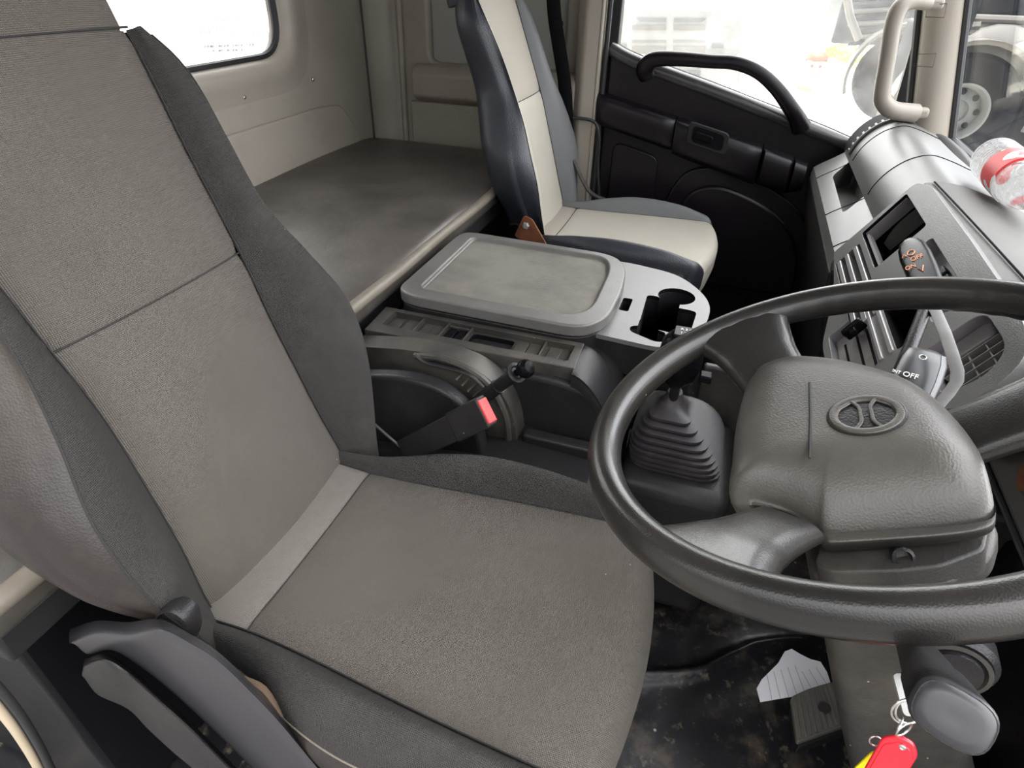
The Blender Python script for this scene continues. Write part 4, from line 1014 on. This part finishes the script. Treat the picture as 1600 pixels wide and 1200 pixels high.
tube('lamp_mark', [kO+uk*.022-sk*.012, kO+uk*.032-sk*.009, kO+uk*.022-sk*.007], .0008, 'orange', kk, seg=5)
tube('beam_mark', [kO-uk*.030+sk*.000+vk*.001, kO-uk*.044+sk*.004+vk*.001, kO-uk*.028+sk*.007+vk*.001], .0009, 'orange', kk, seg=5)
# flat bent strap between the wheel and the vent
sO = -.045
q = [WF.p(*wp(x, y, sO), sO) for x, y in ((1452, 466), (1464, 490), (1477, 520), (1487, 550), (1496, 580), (1495, 596), (1481, 616), (1458, 642))]
tag(tube('bent_strap', q, .0058, 'strap_dull', seg=8, flat=.18, up=Wn, loc=q[2]), 'flat pale grey bent metal strap in front of the driver air vent', 'strap')

# indicator stalk pointing at the open door, with its grey end cap
e0 = at(1490, 1120, Y=.235); e1 = at(1435, 1020, Y=.40)
es = thing('indicator_stalk', 'stubby black indicator stalk with grey rounded end under the rim', 'stalk', e1)
de = (e1-e0); ue = de.normalized(); se = Vector((0, 0, 1)).cross(ue).normalized(); ve_ = ue.cross(se).normalized()
def sq(c, r_, pw=.7): return [c+se*r_*math.copysign(abs(math.cos(a))**pw, math.cos(a))+ve_*r_*.80*math.copysign(abs(math.sin(a))**pw, math.sin(a)) for a in [2*math.pi*i/28 for i in range(28)]]
grid('stalk_body', [sq(e0+de*.0, .0185), sq(e0+de*.1, .0195), sq(e0+de*.4, .019), sq(e0+de*.42, .017), sq(e0+de*.7, .0165), sq(e0+de*1.1, .015)], 'plast', es, closed_u=True, caps=True, smooth=50)
grid('end_cap', [sq(e0-ue*.0025, .004), sq(e0-ue*.003, .012), sq(e0-ue*.002, .0165), sq(e0+ue*.002, .0192), sq(e0+ue*.006, .0198)], 'cap', es, closed_u=True, caps=True, smooth=50)
# ignition barrel and its ring
ib = at(1488, 1036, Y=.435)
ig = thing('ignition_switch', 'round dark ignition switch on the column shroud right of stalk', 'switch', ib)
lathe('barrel', ib, (-.15, -1, .1), [(.036, -.02), (.036, .0), (.031, .006), (.024, .004), (.022, .012), (.0, .012)], 'plast', ig, seg=32)
lathe('bezel_ring', ib, (-.15, -1, .1), [(.028, .006), (.030, .009), (.026, .010), (.024, .006)], 'plast_dusty', ig, seg=32)

# keys
kr = at(1418, 1112, Y=.33)
keys = thing('key_ring', 'key ring with thin steel loops hanging below the indicator stalk', 'key ring', kr)
def ring(nm, c, r_, nrm, th, m, par, **k):
    nrm = Vector(nrm).normalized(); a = nrm.cross(Vector((0, .3, 1))).normalized(); b = nrm.cross(a)
    return tube(nm, [c+a*r_*math.cos(2*math.pi*i/32)+b*r_*math.sin(2*math.pi*i/32) for i in range(32)], th, m, par, seg=8, closed=True, **k)
ring('split_ring', kr, .0115, (.2, -1, .3), .0011, 'steel', keys)
ring('split_ring', kr+Vector((.002, .001, .001)), .0115, (.3, -1, .4), .0009, 'steel', keys)
kb = at(1412, 1085, Y=.36)
plate('key_blade', Fr(kb, (.3, -.6, -.5), (0.9, .3, 0)), rrect(-.016, -.005, .016, .005, .004), -.001, .001, 'strap', keys)
cr = at(1405, 1135, Y=.322)
ring('link', cr, .007, (.9, -.4, .1), .0009, 'steel', keys)
ring('link', at(1412, 1140, Y=.322), .007, (.6, -.8, .1), .0009, 'steel', keys)
# red tag
rc = at(1399, 1182, Y=.318)
rt = thing('key_tag', 'bright red plastic key tag hanging from the key ring', 'key tag', rc, 'key tags')
vr_ = (CAM-rc).normalized(); hr = Vector((1, -.25, 0)); vv = Vector((.0, -.12, -1))
tf = Fr(rc, hr, vv)
if tf.N.dot(vr_) < 0: tf.N = -tf.N
k_px = .318/ray(1399, 1182).y/FPX
rp = rpoly([(-14, -30), (-8, -36), (8, -36), (14, -30), (19, -22), (19, 40), (-22, 40), (-22, -22)], 6, 4)
plate('tag_body', tf, [(a*k_px*1.2, b*k_px*1.5+.004) for a, b in rp], -.002, .002, 'red', rt, bevel=.0015)
plate('tag_frame', tf, [(a*k_px*1.0, b*k_px*1.3+.006) for a, b in rp], .001, .0028, 'red', rt, bevel=.0008)
lathe('eyelet', tf.p(0, -31*k_px, .0), tf.N, [(.0018, -.001), (.0026, .003), (.0018, .0036), (.001, .003)], 'steel', rt, seg=14)
# yellow tag
yc_ = at(1366, 1192, Y=.330)
yt = thing('key_tag', 'yellow plastic key tag behind the red one on the ring', 'key tag', yc_, 'key tags')
tf2 = Fr(yc_, (1, -.3, 0), (-.3, -.25, -1))
if tf2.N.dot(vr_) < 0: tf2.N = -tf2.N
plate('tag_body', tf2, rpoly([(-.004, -.013), (.004, -.013), (.007, -.008), (.007, .02), (-.007, .02), (-.007, -.008)], .003, 3), -.0015, .0015, 'yellow', yt, bevel=.001)
ring('loop', at(1368, 1158, Y=.33), .0045, (.1, -1, .4), .0008, 'steel', yt)

#==================================================================== FLOOR THINGS
pO = at(1272, 1112, Z=.085)
pd = thing('clutch_pedal', 'ribbed rubber pedal with a screw beside the torn paper', 'pedal', (pO.x, pO.y, 0))
PQ = [at(x, y, Z=.085) for x, y in ((1236, 1088), (1262, 1076), (1302, 1064), (1326, 1132), (1246, 1160))]
plate('rubber_pad', XY, [(p.x, p.y) for p in PQ], .072, .085, 'pedal', pd, bevel=.003, r=.008)
for k_ in range(9):
    a = PQ[0].lerp(PQ[2], (k_+.6)/9.6); b = PQ[4].lerp(PQ[3], (k_+.6)/9.6)
    tube('rib', [a.lerp(b, .04)+Vector((0, 0, .001)), a.lerp(b, .95)+Vector((0, 0, .001))], .0030, 'pedal', pd, seg=6, flat=.7)
lathe('screw', at(1288, 1106, Z=.087), (0, 0, 1), [(.011, -.004), (.011, .003), (.006, .004), (.0, .002)], 'boot', pd, seg=20)
plate('pedal_plate', XY, [((p.x-pO.x)*.95+pO.x+.003, (p.y-pO.y)*.95+pO.y-.006) for p in PQ], .045, .074, 'rubber', pd, bevel=.003)
tube('pedal_arm', [(pO.x+.02, pO.y, .05), (pO.x+.05, pO.y+.01, .06), (pO.x+.08, pO.y+.02, .22)], .012, 'rubber', pd, seg=8)
PP = [at(x, y, Z=.028) for x, y in ((1182, 1076), (1190, 1062), (1204, 1048), (1216, 1036), (1226, 1018), (1237, 1014), (1250, 1022), (1266, 1030), (1282, 1034), (1292, 1050), (1298, 1068), (1300, 1085), (1240, 1088), (1210, 1093), (1188, 1097))]
pp = plate('paper_scrap', XY, [(p.x, p.y) for p in PP], .027, .0285, 'paper', loc=(.34, .86, .028))
tag(pp, 'torn scrap of white ruled paper lying on the dark floor', 'paper')
for k_ in range(8):
    a = at(1198+11*k_, 1056-3.0*k_+ (8 if k_ > 4 else -4), Z=.0288); b = at(1206+13.2*k_, 1093-2.0*k_, Z=.0288)
    tube('ruled_line', [a, b], .0004, 'ink', pp, seg=4)
# bottle on the dash against the screen
bq = at(1522, 262, Z=.905); b0 = Vector((.540, 1.60, .918)); b1 = Vector((.520, 1.22, .925))
bt = thing('water_bottle', 'clear ribbed plastic bottle with red label lying under the windscreen', 'bottle', b0)
pf = [(.012, .006), (.030, .0), (.038, .004), (.043, .014)]
for k_ in range(8):
    z = .02+.0125*k_; pf += [(.0438, z), (.0438, z+.004), (.0388, z+.0078), (.0438, z+.0115)]
pf += [(.0435, .125), (.0435, .20), (.040, .21), (.043, .22), (.042, .24), (.03, .285), (.016, .31), (.014, .32)]
lathe('bottle_body', b0, b1-b0, pf, 'petplastic', bt, seg=40, smooth=60)
lb = lathe('label', b0, b1-b0, [(.0441, .122), (.0443, .126), (.0443, .205), (.0441, .208)], 'white', bt, seg=40)
# red printed blobs on the label
ML = M['white']; mm = bpy.data.materials.new('bottle_label_print'); mm.use_nodes = True
N = mm.node_tree.nodes; L = mm.node_tree.links; tc = N.new('ShaderNodeTexCoord'); nz = N.new('ShaderNodeTexNoise'); nz.inputs['Scale'].default_value = 16; nz.inputs['Detail'].default_value = 1
cr_ = N.new('ShaderNodeValToRGB'); cr_.color_ramp.interpolation = 'CONSTANT'; cr_.color_ramp.elements[0].color = (.7, .02, .02, 1); cr_.color_ramp.elements[1].position = .5; cr_.color_ramp.elements[1].color = (.75, .73, .7, 1)
L.new(tc.outputs['Object'], nz.inputs['Vector']); L.new(nz.outputs['Fac'], cr_.inputs[0]); L.new(cr_.outputs[0], N['Principled BSDF'].inputs['Base Color']); lb.data.materials[0] = mm
lathe('bottle_cap', b0+(b1-b0).normalized()*.318, b1-b0, [(.0155, 0), (.0155, .018), (.014, .02), (0, .02)], 'white', bt, seg=24)

# tan body edge of the driver's door opening, bottom left
struct(tube('trim_13', [at(x, y, Y=.145) for x, y in ((-40, 1062), (0, 1110), (30, 1150), (62, 1205), (100, 1290))], .0048, 'tan', seg=10, smoothn=6))
struct(tube('trim_14', [at(x, y, Y=.150) for x, y in ((-40, 1035), (10, 1088), (44, 1135), (78, 1198), (118, 1290))], .0045, 'rubber', seg=10, smoothn=6))

#==================================================================== OUTSIDE
GZ = -1.15
struct(plate('ground', XY, [(-40, -30), (40, -30), (40, 80), (-40, 80)], GZ-.05, GZ, 'ground'))
struct(plate('ground_bounce_cut', XY, [(-40, -30), (40, -30), (40, 3.6), (-40, 3.6)], GZ, GZ+.004, 'bounce_cut'))  # unseen dark ground, added to keep bounce light off the driver side
# white truck facing us
tw = thing('white_truck', 'white truck front with pale grille seen through the passenger window', 'truck', (-1.2, 11.6, GZ))
YT = 11.4
def tq(x, y): p = at(x, y, Y=YT); return p.x, p.z
box('cab', (-2.45, YT+.01, GZ+.5), (.02, YT+2, 2.6), 'whitepaint', tw, bevel=.06)
plate('front_panel', XZ(YT), [tq(x, y) for x, y in ((945, 15), (1158, 15), (1160, 75), (1150, 88), (945, 78))], -.05, 0, 'greytruck', tw, bevel=.02)
plate('grille_slot', XZ(YT), [tq(x, y) for x, y in ((994, 27), (1041, 28), (1041, 35), (1000, 34))], 0, .02, 'palegrille', tw)
plate('grille_slot', XZ(YT), [tq(x, y) for x, y in ((1053, 28), (1104, 29), (1097, 35), (1053, 35))], 0, .02, 'palegrille', tw)
for y0, y1 in ((39, 47), (63, 67), (72, 85)):
    for x0, x1 in ((988, 1041), (1052, 1102)):
        plate('grille_mesh', XZ(YT), [tq(x0, y0), tq(x1, y0), tq(x1, y1), tq(x0, y1)], 0, .015, 'fender', tw)
for x0, x1 in ((961, 979), (1112, 1131)):
    plate('fog_lamp', XZ(YT), [tq(x0, 68), tq(x1, 69), tq(x1, 75), tq(x0, 75)], 0, .03, 'palegrille', tw)
plate('bumper', XZ(YT), [tq(945, 90), tq(1160, 92), tq(1155, 130), tq(950, 128)], -.1, .08, 'greytruck', tw, bevel=.04)
for k_ in range(4):
    plate('step_slat', XZ(YT-.08), [tq(1045, 103+5*k_), tq(1095, 105+5*k_), tq(1095, 107+5*k_), tq(1045, 105+5*k_)], 0, .02, 'palegrille', tw)
# white lettered vehicle behind the rear window
wv = thing('white_trailer', 'white vehicle side with blurred lettering outside the rear window', 'trailer', (-6.2, 5.5, GZ))
XW = -6.0
box('body', (XW-2.4, 2, GZ+.6), (XW, 15, 3), 'whitepaint', wv, bevel=.02)
for (x, y, n_, h_) in ((312, 44, 12, 3), (394, 48, 7, 4), (335, 28, 10, 2), (318, 65, 18, 3), (318, 72, 18, 3), (332, 79, 12, 2)):
    for k_ in range(n_):
        a = at(x+4.4*k_, y-.15*k_, X=XW+.002); ww = .05+.03*((k_*7) % 3)/2
        if k_ % 5 == 4: continue
        plate('blurred_letter', YZ(XW), [(a.y, a.z), (a.y+ww*.5, a.z), (a.y+ww*.5, a.z-h_*.02), (a.y, a.z-h_*.02)], 0, .004, 'paleletter', wv)
# dark trucks through the windscreen
def wheel(par, c, r_, nrm=(0, -1, 0)):
    t = lathe('tyre', c, nrm, [(r_*.46, -.14), (r_*.9, -.14), (r_, -.09), (r_, .09), (r_*.93, .14), (r_*.62, .15), (r_*.50, .12), (r_*.46, .10)], 'tyre', par, seg=48, caps=False)
    h = lathe('wheel_rim', c, nrm, [(r_*.18, .03), (r_*.2, .06), (r_*.34, .03), (r_*.40, .02), (r_*.43, .10), (r_*.47, .13), (r_*.51, .13), (r_*.50, .0)], 'rim', t, seg=48)
    for k_ in range(8):
        a = 2*math.pi*k_/8; n = Vector(nrm).normalized(); s = n.cross(Vector((0, 0, 1))); u_ = s.cross(n)
        lathe('wheel_hole', Vector(c)+n*.042+(s*math.cos(a)+u_*math.sin(a))*r_*.34-n*.012, n, [(.028, 0), (.028, .012), (0, .012)], 'tyre', h, seg=10)
    return t
def fendr(par, c, r_, a0_, a1_, m, wd=.30, th=.03):
    rows = []
    for i in range(17):
        a = R(a0_+(a1_-a0_)*i/16)
        pr_ = [(r_-th, .02), (r_, 0), (r_+th*.4, -.02), (r_+th*.4, wd), (r_-th, wd)]
        rows.append([Vector((c[0]+q*math.cos(a), c[1]-.17+w_, c[2]+q*math.sin(a))) for q, w_ in pr_])
    return grid('mudguard', rows, m, par, closed_u=True, caps=True, smooth=50)
dpt = 5.9
wc1 = CAM+ray(1492, 172)*dpt
tk = thing('dark_truck', 'dark blue-black truck chassis with pale wheel outside the windscreen', 'truck', (wc1.x, wc1.y, GZ))
wheel(tk, wc1, .50)
w2 = CAM+ray(1640, 240)*dpt; wheel(tk, Vector((w2.x, wc1.y, wc1.z)), .50)
fendr(tk, wc1, .60, -12, 170, 'fender')
yb = wc1.y+.15
box('chassis_body', (wc1.x-.35, yb, wc1.z-.45), (wc1.x+5, yb+1.6, wc1.z+.66), 'chassis', tk, bevel=.03)
box('upper_body', (wc1.x-.1, yb+.3, wc1.z+.75), (wc1.x+5, yb+2.2, wc1.z+2.6), 'chassis', tk, bevel=.05)
plate('air_tank', XZ(yb-.2), rrect(wc1.x+.72, wc1.z-.35, wc1.x+1.5, wc1.z+.18, .12), 0, .2, 'chassis', tk, bevel=.03)
for (p0, p1, rr_) in (((1505, 28), (1605, 32), .035), ((1510, 52), (1605, 50), .05), ((1535, 60), (1605, 58), .03), ((1502, 42), (1530, 40), .05), ((1502, 80), (1545, 92), .035), ((1560, 84), (1605, 80), .03)):
    a = at(*p0, Y=yb-.05); b = at(*p1, Y=yb-.05); tube('frame_rail', [a, b], rr_, 'fender', tk, seg=8)
gp = at(1555, 82, Y=yb-.08); lathe('gearbox_cover', gp, (0, -1, .3), [(.0, -.0), (.26, .0), (.2, .1), (.1, .14), (0, .14)], 'fender', tk, seg=14, sx=1.4)
# the other dark truck, seen through the side window
wc2 = CAM+ray(1400, 122)*8.2
tk2 = thing('dark_truck', 'hazy dark truck with large wheel seen beyond the pillar handle', 'truck', (wc2.x, wc2.y, GZ))
wheel(tk2, wc2, .52); fendr(tk2, wc2, .64, 60, 200, 'fender')
box('chassis_body', (wc2.x-.9, wc2.y+.2, wc2.z+.35), (wc2.x+4, wc2.y+2, wc2.z+1.0), 'chassis', tk2, bevel=.03)
for k_ in range(7):
    a = at(1325+6*(k_ % 3), 8+10*k_, Y=wc2.y+.1); b = at(1420, 3+10*k_, Y=wc2.y+.1)
    tube('frame_rail', [a, b], .03, 'fender' if k_ % 2 else 'chassis', tk2, seg=6)
tube('cab_edge', [at(1322, -10, Y=wc2.y-.2), at(1328, 25, Y=wc2.y-.2), at(1342, 62, Y=wc2.y-.2)], .05, 'fender', tk2, seg=8)
# grass
gs = []
F_ = []
for k_ in range(1600):
    px_ = random.uniform(1290, 1372); lo = 58+max(0, (1345-px_))*.35; hi = 92+max(0, px_-1300)*.45
    p = at(px_, random.uniform(min(lo, hi-5), hi), Z=GZ); hgt = random.uniform(.05, .16); a = random.uniform(0, 6.28); b = .02
    n = len(gs); dx, dy = b*math.cos(a), b*math.sin(a)
    gs += [p+Vector((-dx, -dy, 0)), p+Vector((dx, dy, 0)), p+Vector((dy*2, dx*2, hgt))]; F_.append([n, n+1, n+2])
gr = build('grass', gs, F_, 'grass', smooth=0); tag(gr, 'yellow-green grass growing along the edge of the yard', 'grass'); gr['kind'] = 'stuff'
# person standing outside
ph = CAM+ray(1272, 108)*5.5
per = thing('person', 'person in white shirt and orange collar with red-brown hair outside the door', 'person', (ph.x, ph.y, GZ))
zt_ = ph.z
def bodymesh():
    me = bpy.data.meshes.new('body'); bm = bmesh.new(); sl = bm.verts.layers.skin.verify()
    J = {}; RR = {}
    def j(n, x, y, z, r_): J[n] = bm.verts.new((x, y, z)); RR[n] = r_
    H = zt_-GZ
    s = H/1.62
    for a in (('pelvis', 0, 0, .95, .15), ('waist', 0, 0, 1.10, .135), ('chest', 0, 0, 1.30, .16), ('neck0', 0, 0, 1.43, .075), ('neck', 0, -.01, 1.50, .05), ('head0', 0, -.025, 1.56, .072), ('head', 0, -.02, 1.66, .112), ('head1', 0, -.01, 1.72, .08),
              ('shL', -.18, 0, 1.39, .065), ('elL', -.25, .0, 1.10, .045), ('haL', -.24, -.08, .87, .032), ('shR', .18, 0, 1.39, .065), ('elR', .25, 0, 1.10, .045), ('haR', .24, -.08, .87, .032),
              ('hiL', -.09, 0, .88, .10), ('knL', -.10, -.02, .48, .06), ('anL', -.10, .02, .09, .042), ('foL', -.11, -.12, .04, .038), ('hiR', .09, 0, .88, .10), ('knR', .10, -.02, .48, .06), ('anR', .10, .02, .09, .042), ('foR', .11, -.12, .04, .038)):
        j(a[0], a[1]*s, a[2]*s, a[3]*s, a[4]*s)
    for a, b in (('pelvis', 'waist'), ('waist', 'chest'), ('chest', 'neck0'), ('neck0', 'neck'), ('neck', 'head0'), ('head0', 'head'), ('head', 'head1'), ('chest', 'shL'), ('shL', 'elL'), ('elL', 'haL'), ('chest', 'shR'), ('shR', 'elR'), ('elR', 'haR'), ('pelvis', 'hiL'), ('hiL', 'knL'), ('knL', 'anL'), ('anL', 'foL'), ('pelvis', 'hiR'), ('hiR', 'knR'), ('knR', 'anR'), ('anR', 'foR')):
        bm.edges.new((J[a], J[b]))
    for n, v in J.items(): v[sl].radius = (RR[n], RR[n]*(.8 if n in ('pelvis', 'waist', 'chest') else 1)); v[sl].use_root = n == 'pelvis'
    bm.to_mesh(me); bm.free(); me.materials.append(M['skin'])
    o = bpy.data.objects.new('body', me); COL.objects.link(o); o.parent = per
    o.modifiers.new('s', 'SKIN').use_smooth_shade = True; q = o.modifiers.new('q', 'SUBSURF'); q.levels = 2; q.render_levels = 2
    return o, s
body, s_ = bodymesh(); bake(body)
hz = GZ+1.66*s_; hxy = (per.location.x, per.location.y)
hc_ = Vector((hxy[0], hxy[1]-.02, hz))
# hair as a cap over the skull, open at the face
rows = []
for i in range(9):
    el = R(8+82*i/8); rows.append([hc_+Vector((.094*math.cos(el)*math.cos(a), .108*math.cos(el)*math.sin(a)+.008, .025+.095*math.sin(el)-(.05 if math.sin(a) > .2 and i == 0 else 0))) for a in [2*math.pi*k_/24 for k_ in range(24)]])
grid('hair', rows, 'hair', per, closed_u=True, caps=True, smooth=60)
for sg_ in (-1, 1):
    lathe('eye', hc_+Vector((sg_*.034, -.098, -.005)), (0, -1, 0), [(.012, 0), (.012, .004), (0, .006)], 'hair', per, seg=12)
    lathe('ear', hc_+Vector((sg_*.095, .0, -.02)), (sg_, 0, 0), [(.02, -.01), (.024, .004), (.012, .010)], 'skin', per, seg=12)
tube('mouth', [hc_+Vector((-.022, -.096, -.062)), hc_+Vector((0, -.102, -.065)), hc_+Vector((.022, -.096, -.062))], .004, 'orangecloth', per, seg=6)
tube('nose', [hc_+Vector((0, -.092, .0)), hc_+Vector((0, -.112, -.035))], [.008, .014], 'skin', per, seg=8)
# shirt: a loose tube over the trunk with sleeves
rows = []
for z, rx, ry in ((.86, .20, .15), (1.0, .20, .15), (1.15, .195, .145), (1.30, .215, .15), (1.38, .225, .14), (1.43, .17, .115), (1.465, .085, .08), (1.48, .07, .07)):
    rows.append([Vector((hxy[0]+rx*s_*math.cos(a), hxy[1]+ry*s_*math.sin(a), GZ+z*s_)) for a in [2*math.pi*k_/24 for k_ in range(24)]])
grid('shirt', rows, 'shirt', per, closed_u=True, smooth=60)
for sg_ in (-1, 1):
    tube('sleeve', [Vector((hxy[0]+sg_*.17*s_, hxy[1], GZ+1.39*s_)), Vector((hxy[0]+sg_*.23*s_, hxy[1], GZ+1.25*s_)), Vector((hxy[0]+sg_*.255*s_, hxy[1], GZ+1.12*s_))], [.075*s_, .068*s_, .065*s_], 'shirt', per, seg=14)
tube('collar', [Vector((hxy[0]+.085*math.cos(a), hxy[1]+.08*math.sin(a), GZ+1.47*s_+.012*math.sin(a))) for a in [R(170)+R(110)*k_/10 for k_ in range(11)]], .018, 'orangecloth', per, seg=8)
rows = []
for z, rx, ry in ((.06, .075, .075), (.5, .085, .085), (.86, .11, .12)):
    rows.append((z, rx, ry))
for sg_ in (-1, 1):
    grid('trouser_leg', [[Vector((hxy[0]+(sg_*.1+0)*s_+rx*s_*math.cos(a), hxy[1]+ry*s_*math.sin(a), GZ+z*s_)) for a in [2*math.pi*k_/16 for k_ in range(16)]] for z, rx, ry in rows], 'fender', per, closed_u=True, smooth=60)
